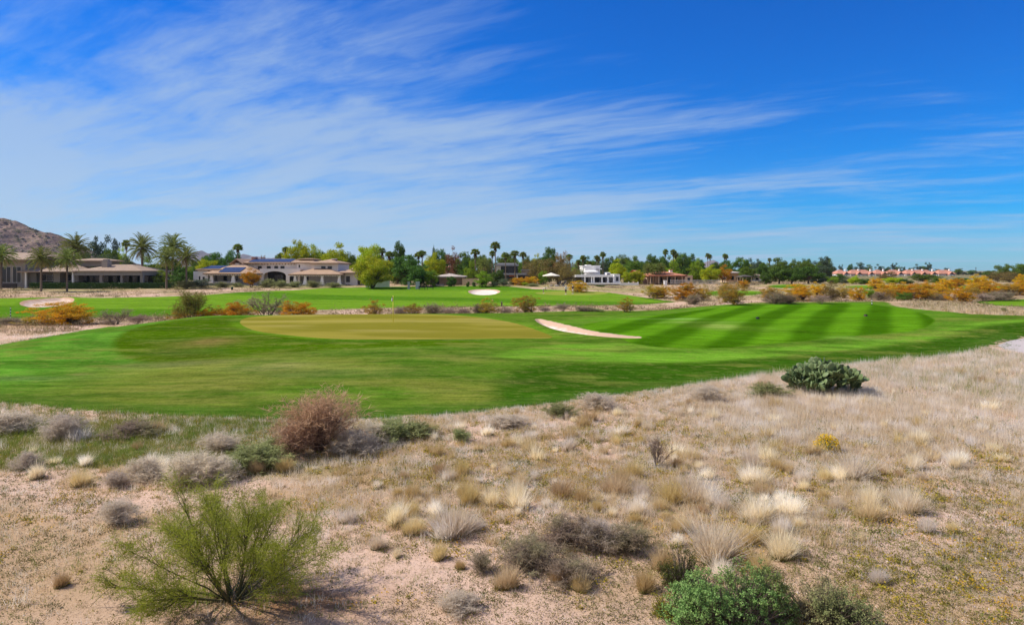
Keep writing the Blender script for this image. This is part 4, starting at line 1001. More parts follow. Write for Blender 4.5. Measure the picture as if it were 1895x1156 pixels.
P10, u, v = scatter(rng, 30000, 58, 92, lambda x,y,u,v: (sdist(rp,x,y,3) > 0)*.9, xk=1.2)
G = Geo(); tufts_mesh(G, P10, 12, np.where(rng.random(len(P10)) < .7, .5, .25)*(.25+1.3*fbm(P10[:,0]*.5, P10[:,1]*.5, 3)**1.5)*rng.uniform(.6,1.3,len(P10)), .2, .036, rng, .32)
stuff(G.build('tall_dry_grass', foliage('ridge_straw', (.94,.82,.58), (.74,.60,.36), .5, (.50,.42,.18))), 'band of tall cream coloured dry grass on the ridge at the right', 'grass')
# ------------------------------------------------------------------ trees, palms and shrubs of the middle and far ground
def tree(kind, u, vtop, wpx, Y, label, cat='tree', name=None, group=None, vbase=None, dep=1.0, sink=.05):
    """a tree whose foot stands on the ground at depth Y, as tall and wide as the photo shows it at that depth"""
    if vbase is not None: x, Y = hit(u, vbase, 66 if Y is None else Y)
    x, Y, z = at(u, Y); h = hgt(u, vtop, Y)-z+sink; w_ = wpx*Y/F
    NM = dict(lime='palo_verde_tree', dark='leafy_tree', mid='leafy_tree', mesq='mesquite_tree', euca='eucalyptus_tree', bright='leafy_tree', olive='olive_tree', rust='leafy_tree', park='leafy_tree', cypress='cypress_tree', orangetree='flowering_tree',
        fanpalm='fan_palm', datepalm='date_palm', orange='flowering_shrub', gold='flowering_shrub', grey='bare_shrub', greybrown='bare_shrub', bare='bare_shrub', wispy='palo_verde_shrub', sage='sage_shrub', pinkdry='dry_shrub')
    nm = name or NM[kind]
    rz = rnd.uniform(0, 6.28)
    if kind == 'fanpalm': s = h/1.02; return plant(kind, nm, (x, Y, z-sink), s*wpx*(1.15 if wpx < 2 else 1), s*wpx*(1.15 if wpx < 2 else 1), s, rz, label, 'palm', group)
    if kind == 'datepalm': 
        s = wpx*Y/F/8.4; return plant(kind, nm, (x, Y, z-sink), s, s, h/12.1, rz, label, 'palm', group)
    return plant(kind, nm, (x, Y, z-sink), w_, w_*dep, h, rz, label, cat, group)
DP = 'date palms around the brown house'
for u, v, w_, Y, lab in [(76,456,56,150,'date palm on the lawn before the left wing of the brown house'),(124,457,54,151,'date palm before the middle of the brown house, on the lawn'),(141,433,62,182,'tall date palm rising behind the brown house roof against the rocky hill'),
    (263,432,58,178,'tall date palm with round crown just right of the brown house chimney wing'),(319,430,60,182,'tallest date palm of the trio left of the white mansion'),(308,455,56,160,'shorter date palm in front of the trio left of the white mansion'),(345,453,50,160,'date palm nearest the white mansion left wall'),
    (2,450,60,158,'date palm cut by the left border of the picture'),(-40,446,60,170,'date palm just beyond the left border')]:
    tree('datepalm', u, v, w_, Y, lab, group=DP)
FP = 'fan palms among the houses'
for u, v, k, Y, lab in [(233,443,.85,235,'small fan palm behind the brown house, left of a tall date palm'),(440,450,1.0,215,'fan palm rising alone behind the left end of the white mansion'),(527,456,.9,215,'fan palm left of the lime trees behind the mansion'),(520,467,.9,212,'lower fan palm under the one left of the lime trees'),
    (707,458,.9,205,'fan palm between lime trees and a dark broad tree'),(720,464,1.1,203,'shaggy fan palm touching the dark broad tree'),(783,463,1.2,210,'fan palm left of the pencil cypress'),(775,466,1.1,214,'fan palm half hidden left of the pencil cypress'),(880,460,1.15,190,'full crowned fan palm left of the tallest palm'),
    (917,446,.95,188,'tallest thin fan palm left of the grey modern house'),(911,463,.8,192,'small fan palm tucked beside the tallest palm'),(936,466,1.1,176,'fan palm before the upper storey of the grey modern house'),(953,463,1.2,176,'shaggy fan palm before the right end of the grey modern house'),(968,465,.9,200,'slim fan palm right of the grey modern house'),
    (1055,470,1.1,215,'fan palm over the brown mesquites near the white house'),(1079,472,1.0,215,'fan palm above the left end of the white house'),(1070,480,1.0,212,'low fan palm left of the white house upper storey'),(1089,482,1.0,220,'low fan palm behind the white house upper storey'),(1103,472,.95,215,'fan palm behind the right of the white house, left of a taller one'),(1116,465,.85,215,'taller slim fan palm behind the right of the white house'),(1108,476,.8,222,'small fan palm between two behind the white house'),
    (1230,460,.75,235,'slim fan palm above the orange roofed house, left of a pair'),(1246,461,.85,235,'left one of the fan palm pair above the orange roofed house'),(1250,466,.8,238,'right one of the fan palm pair above the orange roofed house'),(1310,468,.8,300,'left palm of the twin palms in front of the far pale peak'),(1313,470,.7,304,'right palm of the twin palms in front of the far pale peak'),
    (1340,469,.75,300,'left palm of the second twin palms'),(1344,470,.7,304,'right palm of the second twin palms'),(1424,477,.8,300,'single fan palm standing over the dark park trees'),(1292,505,2.6,215,'low spiky palm by the pale fence right of the orange roofed house')]:
    tree('fanpalm', u, v, k, Y, lab, group=FP)
for u, v, w_, Y, lab in [(896,476,34,185,'feathery date palm right of a full crowned fan palm'),(1071,497,26,185,'small date palm before the left corner of the white house'),(1199,486,26,185,'left date palm of three before the orange roofed house'),(1211,487,26,184,'middle date palm of three before the orange roofed house'),(1222,485,27,185,'right date palm of three before the orange roofed house')]:
    tree('datepalm', u, v, w_, Y, lab, group='small date palms by the far houses')
TB = 'background trees behind the golf course'
TR = [
 ('euca',190,438,34,240,'dark blue green tree behind the brown house, left of a smaller one'),('euca',213,444,26,245,'smaller dark tree right of the dark blue green one behind the brown house'),('mid',203,462,30,215,'bushy tree behind the ridge of the brown house'),
 ('olive',170,474,30,192,'grey green olive tree above the brown house roof, left'),('olive',200,472,36,192,'grey green olive tree above the brown house chimney'),('olive',228,476,34,192,'grey green olive tree above the brown house roof, right'),('lime',227,461,26,225,'yellow green tree peeping over the olive trees'),
 ('dark',155,470,40,235,'dark tree between palms behind the brown house'),('bright',277,474,38,185,'light green tree between the tall date palms'),('mid',298,486,40,190,'leafy tree under the date palm trio'),('bright',302,500,34,172,'bright green bush by the white patio parasols'),('dark',334,494,34,170,'dark tree at the foot of the palm nearest the mansion'),('dark',322,480,34,195,'dark tree behind the date palm trio'),
 ('dark',400,469,38,225,'dark round tree behind the left wing of the mansion'),('lime',386,482,38,205,'yellow green tree behind the left wing of the mansion'),('dark',430,465,30,222,'dark tree under the lone fan palm behind the mansion'),('rust',487,474,12,230,'rusty little tree top over the solar roof of the mansion'),
 ('mid',516,472,26,222,'leafy tree behind the middle of the mansion roof'),('lime',550,449,46,205,'lime tree behind the mansion, left of four'),('lime',583,456,44,207,'lime tree behind the mansion, second of four'),('lime',627,453,60,204,'lime tree behind the mansion chimney, third of four'),('lime',683,456,48,207,'lime tree behind the mansion right wing, fourth of four'),('mid',640,470,40,214,'green tree between lime trees behind the mansion chimney'),('mid',600,468,40,214,'green tree behind the lime trees of the mansion'),
 ('lime',690,478,66,163,'low spreading lime tree on the lawn edge right of the mansion'),('dark',737,450,34,205,'dark broad tree rising above its neighbours right of the lime trees'),('dark',757,474,60,178,'big dark green tree left of the low brown house'),('dark',778,492,48,168,'dark tree standing before the big dark one by the stone pillars'),('mid',735,486,44,190,'green tree right behind the spreading lime tree'),
 ('lime',802,470,40,195,'mustard green tree behind the low brown house'),('cypress',802,456,4,212,'thin pencil cypress spire'),('dark',813,463,36,214,'dark tree right of the pencil cypress'),('rust',835,459,30,200,'reddish brown tree behind the low brown house'),('mid',857,468,34,200,'dull green tree right of the reddish brown tree'),('bright',797,500,26,166,'light green tree at the left corner of the low brown house'),
 ('bright',870,484,24,185,'fresh green tree under the full crowned fan palm'),('dark',860,480,26,197,'dark tree behind the fresh green tree'),('bright',893,502,32,163,'bright green round tree at the right end of the brown wall'),('dark',921,500,26,170,'dark tree beside the trunk of the tallest palm'),('mid',940,474,40,230,'grey green trees behind the modern house'),('mesq',978,480,30,205,'brown tree right behind the modern house'),
 ('dark',1017,460,36,215,'dark tall tree above the brown mesquites'),('mesq',998,480,50,190,'brown mesquite left of the cream garden parasol'),('mesq',1034,474,62,188,'wide brown mesquite over the cream garden parasol'),('rust',1036,467,26,212,'reddish tree top behind the wide mesquite'),('mesq',1052,490,40,182,'brown green mesquite left of the white house'),('bright',1005,502,18,176,'light green bush at the left of the garden parasol'),
 ('euca',1120,488,26,225,'grey green tree right behind the white house'),('dark',1138,476,26,215,'dark tree top over the yellow green tree'),('lime',1144,481,34,195,'round yellow green tree right of the white house'),('mid',1170,483,36,210,'dull green tree between white house and orange roofed house'),('lime',1163,504,22,182,'yellow green bush tree right of the white house wall'),('lime',1181,501,24,182,'yellow green tree at the left end of the orange roof'),('olive',1190,486,22,230,'grey green tree behind the left end of the orange roof'),
 ('dark',1203,473,32,200,'dark tree mass behind three date palms'),('dark',1216,480,22,202,'dark tree beside the mass behind three date palms'),('bright',1243,485,34,198,'light green tree behind the orange roof'),('dark',1232,475,26,230,'dark tree under the slim fan palm'),('dark',1263,470,26,230,'dark tree right of the palm pair'),('dark',1281,472,28,232,'dark tree left of the twin palms'),('bright',1287,485,34,200,'light green tree right of the orange roofed house'),
 ('lime',1314,492,34,195,'yellow green tree right of the spiky low palm'),('orangetree',1341,491,26,195,'bright orange flowering tree among the green ones'),('dark',1298,482,20,240,'dark tree behind the light green tree near the spiky palm'),('dark',1330,486,26,240,'dark tree behind the twin palms'),('dark',1371,478,34,205,'dark tree right of the orange flowering tree'),('mid',1384,494,28,195,'grey green tree by the dark garden pavilion'),('euca',1394,479,24,225,'blue green tree right of the dark tree'),
 ('dark',1412,488,26,215,'dark tree behind the garden pavilion'),('mid',1437,478,34,225,'tall green tree behind the park trees'),('park',1442,494,40,192,'dark park tree with bare trunk, left of three'),('park',1465,496,36,190,'dark park tree with bare trunk, middle of three'),('park',1496,494,44,194,'dark park tree with bare trunk, right of three'),('mid',1468,482,34,225,'green tree behind the middle park tree'),('dark',1418,506,20,188,'dark low tree left of the park trees'),('mid',1490,485,36,228,'green tree behind the right park tree'),
 ('euca',1527,476,40,230,'tall blue grey eucalyptus right of the park trees'),('euca',1511,484,26,236,'smaller eucalyptus left of the tall blue grey one'),('olive',1518,510,34,195,'olive green bush tree at the foot of the eucalyptus'),('bright',1540,512,24,192,'light green bush right of the eucalyptus foot'),('dark',1552,507,22,205,'dark bush tree left of the pink roofed row'),
 ('olive',1566,513,24,195,'grey green bush tree at the left end of the pink roofed row'),('lime',1585,510,26,190,'yellow green tree in front of the pink roofed row, left'),('dark',1600,516,22,188,'dark bush right of the yellow green tree before the pink roofs'),('mesq',1642,502,38,220,'brown mesquite before the middle of the pink roofed row'),('lime',1655,514,38,195,'yellow green bush tree below the pink roofed row'),('dark',1676,516,28,192,'dark green bush tree below the pink roofed row'),
 ('mid',1708,507,40,230,'brown green tree before the right part of the pink roofs'),('mid',1737,512,30,205,'green tree right of the brown green one before the pink roofs'),('dark',1775,514,30,196,'dark tree right of the pink roofed row'),('lime',1793,517,26,200,'light green bush tree right of the pink roofed row'),
 ('mid',1860,490,30,260,'green round tree at the right rising above orange shrubs'),('mesq',1848,503,40,230,'brown mesquite below the round tree at the right'),('mesq',1872,504,40,215,'brown mesquite near the right border'),('mid',1888,489,34,280,'brownish tree cut by the right border'),('dark',1836,501,24,280,'dark tree left of the round tree at the right'),('mid',1930,492,50,260,'green tree just beyond the right border'),
]
for kind, u, v, w_, Y, lab in TR:
    if w_: tree(kind, u, v, w_*1.12, Y, lab, group=TB)
# the unbroken back row that closes the gaps between the trees named above
for i in range(92):
    u = 352+i*13.4+rnd.uniform(-6, 6); Y = rnd.uniform(226, 270)
    if u > 1535: break
    vt = rnd.uniform(472, 488)+(6 if u > 1290 else 0)
    if 430 < u < 520: vt += 8
    tree(rnd.choice(['dark','mid','bright','lime','mid','olive','dark']), u, vt, rnd.uniform(22, 36), Y, 'green tree in the unbroken back row behind the houses', group='trees of the back row')
FT = 'far trees behind the pink roofed row'
for i, (u, v, w_) in enumerate([(1557,490,8),(1574,489,9),(1592,486,24),(1607,490,14),(1628,489,14),(1640,494,14),(1656,487,10),(1664,493,9),(1673,494,12),(1686,496,10),(1700,489,14),(1708,493,12),(1717,486,11),(1733,498,16),(1751,496,18),(1774,497,14),(1783,502,14),(1797,500,16),(1812,503,16),(1826,502,18),(1545,496,16),(1534,498,16)]):
    tree(('euca','dark','euca','mid')[i % 4], u, v, w_*1.2, 640+rnd.uniform(-20, 30), 'small hazy tree in the far row behind the pink roofs', group=FT)
# middle ground shrubs in the wash
SH = 'shrubs along the sandy wash'
SL = [
 ('orange',117,560,100,625,None,'big orange flowering shrub at the left, before the sand bunker'),('gold',62,590,60,628,None,'orange shrub touching the left of the big orange one'),('sage',92,603,58,633,None,'dark grey green low shrub in front of the big orange one'),('pinkdry',45,595,90,636,None,'pale dry shrub at the far left in front of the orange ones'),
 ('bare',214,570,66,606,None,'grey leafless shrub right of the big orange one'),('pinkdry',200,592,60,612,None,'pale dry stalks under the grey leafless shrub'),('greybrown',15,588,60,632,None,'grey bare shrub at the left border by the striped stake'),
 ('pinkdry',8,597,60,634,None,'pale dry stalks cut by the left border below the striped stake'),('pinkdry',70,604,60,632,None,'pale dry brush left of the dark grey green low shrub'),('greybrown',150,602,50,622,None,'grey brush at the right foot of the big orange shrub'),('pinkdry',172,597,56,616,None,'pale brush right of the big orange shrub, before the grey leafless one'),('pinkdry',255,582,50,602,None,'pale dry brush between the grey leafless shrub and the crest'),('sage',130,610,50,628,None,'low sage brush under the big orange shrub'),
 ('wispy',357,538,96,606,None,'tall wispy green shrub left of the putting green crest'),('gold',333,572,40,602,None,'orange shrub at the left foot of the wispy green shrub'),('orange',385,570,44,600,None,'small orange shrub at the right foot of the wispy green shrub'),
 ('bare',492,540,120,592,None,'large bare branched shrub behind the left end of the putting green'),('orange',428,560,52,596,None,'orange shrub at the left of the large bare branched one'),('gold',455,565,40,596,None,'brown orange shrub half hidden by the large bare branched one'),('orange',548,558,52,592,None,'orange shrub at the right of the large bare branched one'),('gold',572,568,28,590,None,'little orange shrub furthest right beside the bare branched one'),('bare',530,552,60,592,None,'bare twiggy shrub in front of the right orange one'),
 ('gold',693,554,34,588,None,'round orange shrub left of the yellow flagstick'),('gold',765,562,32,588,None,'dull orange shrub just right of the yellow flagstick'),('greybrown',802,561,46,590,None,'grey brown bare shrub right of the flagstick'),('gold',902,552,38,587,None,'orange topped shrub with dark stems behind the green'),('greybrown',885,562,30,588,None,'dark bare shrub at the left foot of the orange topped one'),
 ('gold',973,547,44,590,None,'orange shrub with spreading stems left of the pale dry brush'),('pinkdry',1042,560,36,592,None,'pinkish dry brush right of the spreading orange shrub'),('pinkdry',858,570,40,596,None,'pinkish dry brush behind the right part of the green'),('pinkdry',830,568,40,592,None,'pinkish dry brush left of another behind the green'),('pinkdry',935,566,40,594,None,'pinkish dry brush between two orange shrubs'),('pinkdry',1010,568,40,594,None,'pinkish dry brush close to the spreading orange shrub'),('greybrown',740,566,40,588,None,'grey brown brush behind the flagstick'),
 ('greybrown',1080,566,46,590,None,'grey brush behind the bunker right of the pinkish brush'),('gold',1160,551,30,580,None,'orange topped shrub alone on the wash right of the far green'),('sage',1100,570,50,586,None,'low green brush in the wash right of the pinkish brush'),
 ('orange',1071,520,32,541,None,'round orange shrub right of the golfers'),('gold',1208,527,36,552,None,'orange shrub at the far fairway tip, left of a redder one'),('orange',1223,528,34,551,None,'orange shrub at the far fairway tip, right of its twin'),('orange',1268,524,46,556,None,'large orange shrub below the orange roofed house'),('gold',1301,527,30,556,None,'brown orange shrub right of the large one below the orange roof'),('greybrown',1285,545,40,563,None,'grey brush in front of the large orange shrub'),
 ('gold',1357,526,48,564,None,'brown green shrub on stem alone before the right fairway'),('orange',1376,519,20,533,None,'small orange shrub on the sandy bank'),('gold',1340,523,26,536,None,'faded orange shrub on the sandy bank'),('mesq',1345,530,36,560,None,'dull olive shrub behind the brown green one'),
 ('greybrown',1435,540,46,562,None,'grey bare shrub before the park trees'),('gold',1425,530,36,554,None,'faded orange shrub above the grey bare one'),('orange',1478,526,50,556,None,'bright orange shrub before the park trees'),('orange',1515,523,30,552,None,'orange shrub right of the bright one before the park trees'),('mesq',1540,523,44,556,None,'brown shrub tree on the crest of the striped fairway'),('gold',1562,526,30,552,None,'faded orange shrub right of the brown shrub tree'),('orange',1588,532,28,556,None,'orange shrub over the crest of the striped fairway'),('pinkdry',1520,545,50,562,None,'pinkish dry brush along the crest of the striped fairway'),('greybrown',1460,543,40,562,None,'grey brush left of the bright orange shrub foot'),
 ('bright',1608,530,28,552,None,'light green shrub over the crest near the white stake'),('greybrown',1628,540,36,556,None,'grey bare shrub behind the white stake'),('orange',1652,523,50,550,None,'orange shrub left in the big orange thicket'),('gold',1640,533,36,554,None,'olive orange shrub at the front of the big orange thicket'),('orange',1686,526,56,555,None,'orange shrub in the middle of the big orange thicket'),('mid',1672,541,26,556,None,'dark green shrub at the foot of the big orange thicket'),
 ('orange',1716,520,40,548,None,'taller orange shrub at the back of the big orange thicket'),('gold',1712,534,40,555,None,'mustard shrub at the front right of the big orange thicket'),('orange',1738,531,38,552,None,'orange shrub at the right of the big orange thicket'),('greybrown',1740,543,40,556,None,'grey brush at the right foot of the big orange thicket'),('orange',1620,514,24,536,None,'orange shrub before the left part of the pink roofed row'),('orange',1748,516,30,538,None,'orange shrub right before the pink roofed row'),('orange',1770,513,28,534,None,'rust orange shrub at the right end of the pink roofed row'),
 ('orange',1780,531,46,558,None,'round bright orange shrub standing on the tall dry grass'),('orange',1812,509,36,540,None,'tall rust orange shrub right of the pink roofs'),('orange',1829,521,46,545,None,'broad orange shrub near the right border'),('greybrown',1850,538,70,556,None,'grey brush behind the short green strip at the right'),('orange',1888,521,40,545,None,'orange shrub cut by the right border'),('orange',1893,508,26,540,None,'high orange shrub at the right border'),('pinkdry',1820,543,70,557,None,'dry brush below the broad orange shrub'),('gold',1868,525,36,546,None,'faded orange shrub between two at the right border'),('gold',1797,527,30,552,None,'olive orange shrub between round and broad orange ones'),
]
for kind, u, vt, w_, vb, Y, lab in SL:
    tree(kind, u, vt, w_*(1.22 if kind in ('orange', 'gold') else 1.05), 70, lab, cat='shrub', group=SH, vbase=vb, sink=.1)
# plants in front of the houses
GS = 'garden shrubs in front of the far houses'
for i, (kind, u, vt, w_, Y, lab) in enumerate([('orangetree',464,497,30,166,'round orange flowering tree against the mansion terrace'),('sage',495,516,36,166,'grey green shrub left of the mansion arch'),('sage',520,518,30,166,'grey green shrub under the mansion arch'),('sage',545,520,34,168,'brown green shrub before the mansion loggia, left'),('sage',580,519,34,167,'pale shrub before the mansion loggia, middle'),('sage',618,522,34,167,'pale shrub before the mansion loggia, right'),('sage',412,521,34,166,'grey green shrub before the left pavilion of the mansion'),('sage',440,523,26,168,'low shrub right before the left pavilion of the mansion'),('olive',372,516,50,163,'loose olive green shrub left of the mansion'),('sage',345,518,40,160,'grass green shrub at the foot of the palm nearest the mansion'),
   ('orange',965,513,34,168,'orange shrub below the grey modern house'),('orange',985,512,26,170,'orange shrub right below the grey modern house'),('lime',972,522,14,166,'small yellow bush below the orange shrubs of the modern house'),('olive',932,516,24,165,'pale green shrub left below the modern house'),('olive',914,521,20,164,'grey green shrub by the tallest palm foot'),('sage',986,524,26,164,'olive low shrub by the golf green bank'),('gold',950,515,20,170,'rust shrub before the dark terrace of the modern house'),
   ('dark',835,512,18,166,'green bush against the low brown house wall'),('dark',866,521,7,164,'small clipped dark bush by the brown wall, left'),('dark',877,522,7,164,'small clipped dark bush by the brown wall, right'),('mid',1270,530,24,168,'olive shrub on the bank below the orange roofed house'),('mid',1110,528,22,166,'olive green shrub below the white house'),('pinkdry',1135,530,50,164,'dry brush on the bank below the white house')]):
    tree(kind, u, vt, w_*1.1, Y, lab, cat='shrub', group=GS, name='garden_shrub' if kind != 'orangetree' else None)

# ------------------------------------------------------------------ hills
def hill(name, u0, u1, Y, prof, depth, seed, mat, rough, n=(260, 120), zbase=-5):
    """a solid ridge: crest line given as (photo column, height in metres), ground falling away to both sides"""
    xs = np.linspace((u0-CX)/F*Y, (u1-CX)/F*Y, n[0]); ys = np.linspace(Y-depth, Y+depth, n[1])
    X_, Y_ = np.meshgrid(xs, ys); cu = CX+F*X_/Y
    crest = np.interp(cu, [p[0] for p in prof], [p[1] for p in prof])
    t = np.abs(Y_-Y)/depth; body = np.clip(1-t, 0, 1)**1.1
    sc = 1/rough[1]; nz = (fbm(X_*sc+seed, Y_*sc+seed, 5)-.5)*2; rid = 1-np.abs(fbm(X_*sc*1.9+seed*2, Y_*sc*.9, 4)*2-1)
    Z_ = zbase+crest*body*(.86+.25*(rid-.4)*(1-.5*body))+rough[0]*nz*np.clip(body*3, 0, 1)
    idx = np.arange(X_.size).reshape(n[1], n[0]); q_ = np.stack([idx[:-1,:-1], idx[:-1,1:], idx[1:,1:], idx[1:,:-1]], -1).reshape(-1,4)
    G = Geo().add(np.stack([X_.ravel(), Y_.ravel(), Z_.ravel()], 1), q_); o = G.build(name, mat, smooth=True); o['kind'] = 'structure'
    return X_, Y_, Z_
m, nt = new_mat('hill_rock'); B = NB(nt); pos = B.n('ShaderNodeNewGeometry').outputs['Position']
c = B.mix(B.ramp(B.noise(pos, .035, 6, .65), .38, .62), (.30,.21,.17), (.20,.135,.11)); c = B.mix(B.sramp(B.noise(pos, .16, 5, .7), .52, .64), c, (.10,.075,.065)); c = B.mix(B.math('MULTIPLY', B.sramp(B.noise(pos, .09, 4, .6), .5, .62), .6), c, (.13,.125,.06)); c = B.mix(B.math('MULTIPLY', B.sramp(B.noise(pos, .3, 3), .58, .7), .6), c, (.36,.27,.23))
bp = B.n('ShaderNodeBump', inp={'Strength': 1.0, 'Distance': 6.0, 'Height': B.noise(pos, .09, 6, .7)})
p = B.n('ShaderNodeBsdfPrincipled', inp={'Base Color': c, 'Roughness': .95, 'Specular IOR Level': .1, 'Normal': bp.outputs[0]}); B.out(p.outputs[0]); HILL = m
HX, HY, HZ_ = hill('hill', -320, 300, 900, [(-320,40),(-150,62),(-60,74),(-10,82),(12,83),(35,80),(60,72),(95,62),(130,52),(170,40),(220,22),(260,8),(300,0)], 230, 3.3, HILL, (7, 55))
rng = np.random.default_rng(510); m_ = 2600; i = rng.integers(0, HX.size, m_); P = np.stack([HX.ravel()[i], HY.ravel()[i], HZ_.ravel()[i]], 1)+rng.normal(size=(m_,3))*np.array([1.5,2,0]); P = P[P[:,1] < 905]; m_ = len(P)
G = Geo(); r_ = rng.uniform(.8,2.8,m_); V = (oct_[None]*rng.uniform(.6,1.4,(m_,6,1)))*r_[:,None,None]+P[:,None]
G.add(V.reshape(-1,3), (fo[None]+(np.arange(m_)*6)[:,None,None]).reshape(-1,3)); stuff(G.build('hill_boulders', foliage('boulder', (.34,.26,.22), (.16,.12,.105), 0)), 'weathered boulders covering the rocky hill', 'boulders')
i = rng.integers(0, HX.size, 1900); P = np.stack([HX.ravel()[i], HY.ravel()[i], HZ_.ravel()[i]], 1); P = P[P[:,1] < 905]; per = 26; Q = np.repeat(P, per, 0)+rng.normal(size=(len(P)*per,3))*np.array([1.0,1.0,.6])+np.array([0,0,.8])
G = Geo(); leaves(G, Q, 1.0*rng.uniform(.6,1.4,len(Q)), rng, .7); stuff(G.build('hill_scrub', foliage('hill_scrub', (.075,.085,.035), (.12,.115,.05), .1)), 'dark scrub dotting the rocky hill', 'scrub')
MT = plain('mountain_rock', (.20,.15,.13), (.11,.085,.08), .95, .004)
hill('hill', 330, 440, 5200, [(330,60),(350,140),(366,185),(374,190),(382,168),(390,160),(396,150),(408,110),(425,60),(440,20)], 700, 8.1, MT, (22, 260), (140, 60))
hill('hill', 430, 560, 6000, [(430,60),(446,150),(452,160),(465,150),(480,152),(495,142),(510,140),(525,120),(545,70),(560,20)], 700, 5.2, MT, (20, 260), (140, 60))
hill('hill', 1290, 1350, 5600, [(1290,20),(1302,70),(1312,95),(1320,102),(1328,85),(1338,50),(1350,10)], 500, 2.2, MT, (14, 220), (90, 50))
hill('hill', 1120, 1215, 6000, [(1120,20),(1145,75),(1165,92),(1180,95),(1195,60),(1215,10)], 500, 6.2, MT, (10, 220), (90, 50))
# ------------------------------------------------------------------ houses
class House:
    """a building standing at depth Y; local x to the right, y away from the course, z up. u, v are sizes read off at that depth."""
    def __init__(s, name, u, v, Y, label, cat='house', rz=0.0):
        s.k = Y/F; s.u = u; s.z0 = hgt(u, v, Y); x = (u-CX)*s.k; s.v = v
        s.o = empty(name, (x, Y, s.z0), rz, label, cat)
    def X(s, u): return (u-s.u)*s.k
    def Zv(s, v): return (s.v-v)*s.k
    def box(s, part, u0, u1, v0, v1, y0, y1, mat, parent=None, G=None):
        g = G or Geo(); g.box(s.X(u0), s.X(u1), y0, y1, s.Zv(v1), s.Zv(v0))
        if G is None: return g.build(part, mat, parent or s.o)
    def hip(s, part, u0, u1, ve, vr, y0, y1, mat, inset=None, thick=.28, G=None, gable=False):
        """hip roof: eave rectangle, ridge along x; thick eave edge"""
        x0, x1, ze, zr = s.X(u0), s.X(u1), s.Zv(ve), s.Zv(vr); ym = (y0+y1)/2
        ins = (min((y1-y0)/2, (x1-x0)*.32) if inset is None else inset)
        if gable: ins = .02
        V = [(x0,y0,ze),(x1,y0,ze),(x1,y1,ze),(x0,y1,ze),(x0,y0,ze+thick),(x1,y0,ze+thick),(x1,y1,ze+thick),(x0,y1,ze+thick),(x0+ins,ym,zr),(x1-ins,ym,zr)]
        g = G or Geo(); g.add(V, [(0,3,2,1),(0,1,5,4),(1,2,6,5),(2,3,7,6),(3,0,4,7),(4,5,9,8),(6,7,8,9)], [(5,6,9),(7,4,8)])
        if G is None: return g.build(part, mat, s.o)
    def gabley(s, part, u0, u1, ve, vr, y0, y1, mat, thick=.25, G=None):
        """gable roof with its ridge running away from the course"""
        x0, x1, ze, zr = s.X(u0), s.X(u1), s.Zv(ve), s.Zv(vr); xm = (x0+x1)/2
        V = [(x0,y0,ze),(xm,y0,zr-thick),(x1,y0,ze),(x0,y0,ze+thick),(xm,y0,zr),(x1,y0,ze+thick),(x0,y1,ze),(xm,y1,zr-thick),(x1,y1,ze),(x0,y1,ze+thick),(xm,y1,zr),(x1,y1,ze+thick)]
        g = G or Geo(); g.add(V, [(0,1,4,3),(1,2,5,4),(7,6,9,10),(8,7,10,11),(3,4,10,9),(4,5,11,10),(0,6,7,1),(1,7,8,2),(0,3,9,6),(5,2,8,11)])
        if G is None: return g.build(part, mat, s.o)
    def window(s, u0, u1, v0, v1, y, fm, gm, mull=1, t=.10, name='window', panes=True):
        x0, x1, z0, z1 = s.X(u0), s.X(u1), s.Zv(v1), s.Zv(v0); G = Geo()
        G.box(x0,x1,y-.07,y+.05,z0,z0+t); G.box(x0,x1,y-.07,y+.05,z1-t,z1); G.box(x0,x0+t,y-.065,y+.05,z0+t,z1-t); G.box(x1-t,x1,y-.065,y+.05,z0+t,z1-t)
        for k in range(1, mull): xm = x0+(x1-x0)*k/mull; G.box(xm-t*.4,xm+t*.4,y-.06,y+.05,z0+t,z1-t)
        f = G.build(name, fm, s.o)
        if panes: P = Geo().box(x0+t*.8,x1-t*.8,y-.03,y+.02,z0+t*.8,z1-t*.8).build('pane', gm, f)
        return f
    def column(s, u, v0, v1, wpx, y, mat, taper=1.0, part='column'):
        w = wpx*s.k; x = s.X(u); z0, z1 = s.Zv(v1), s.Zv(v0); G = Geo()
        G.frustum(x, y, w*1.25*taper, w*1.25*taper, z0, z0+.25); G.frustum(x, y, w*taper, w*.8, z0+.25, z1-.2); G.frustum(x, y, w*1.1, w*1.1, z1-.2, z1)
        return G.build(part, mat, s.o)
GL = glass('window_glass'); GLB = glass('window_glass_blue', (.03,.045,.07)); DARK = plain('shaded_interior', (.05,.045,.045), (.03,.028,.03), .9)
TAUPE = plain('stucco_taupe', (.36,.31,.27), (.30,.26,.225), .9, 2, .3); TAUPED = plain('stucco_grey', (.30,.27,.25), (.25,.225,.21), .9, 2, .3)
RBROWN = tiles('roof_brown', (.47,.35,.26), (.36,.26,.19)); RTILE = tiles('roof_terracotta_mix', (.56,.38,.25), (.40,.27,.18)); ROR = tiles('roof_orange', (.62,.26,.15), (.48,.19,.11)); RPINK = tiles('roof_pink', (.60,.28,.19), (.46,.20,.14))
LAV = plain('stucco_cream', (.84,.77,.73), (.77,.70,.66), .9, 1.5, .3); WHITE = plain('stucco_white', (.84,.82,.80), (.76,.74,.73), .85, 1.5, .2); TAN = plain('stucco_tan', (.60,.44,.30), (.52,.38,.26), .9, 2, .3); BRWN = plain('stucco_brown', (.34,.22,.15), (.28,.18,.125), .9, 2, .3)
FRM = plain('frame_dark', (.06,.05,.05), (.045,.04,.04), .5); FRMW = plain('frame_pale', (.55,.52,.5), (.5,.47,.45), .6); CONC = plain('concrete_grey', (.34,.34,.36), (.28,.28,.30), .85, 2, .2); WOODB = plain('beam_ends', (.30,.22,.16), (.22,.16,.12), .9)
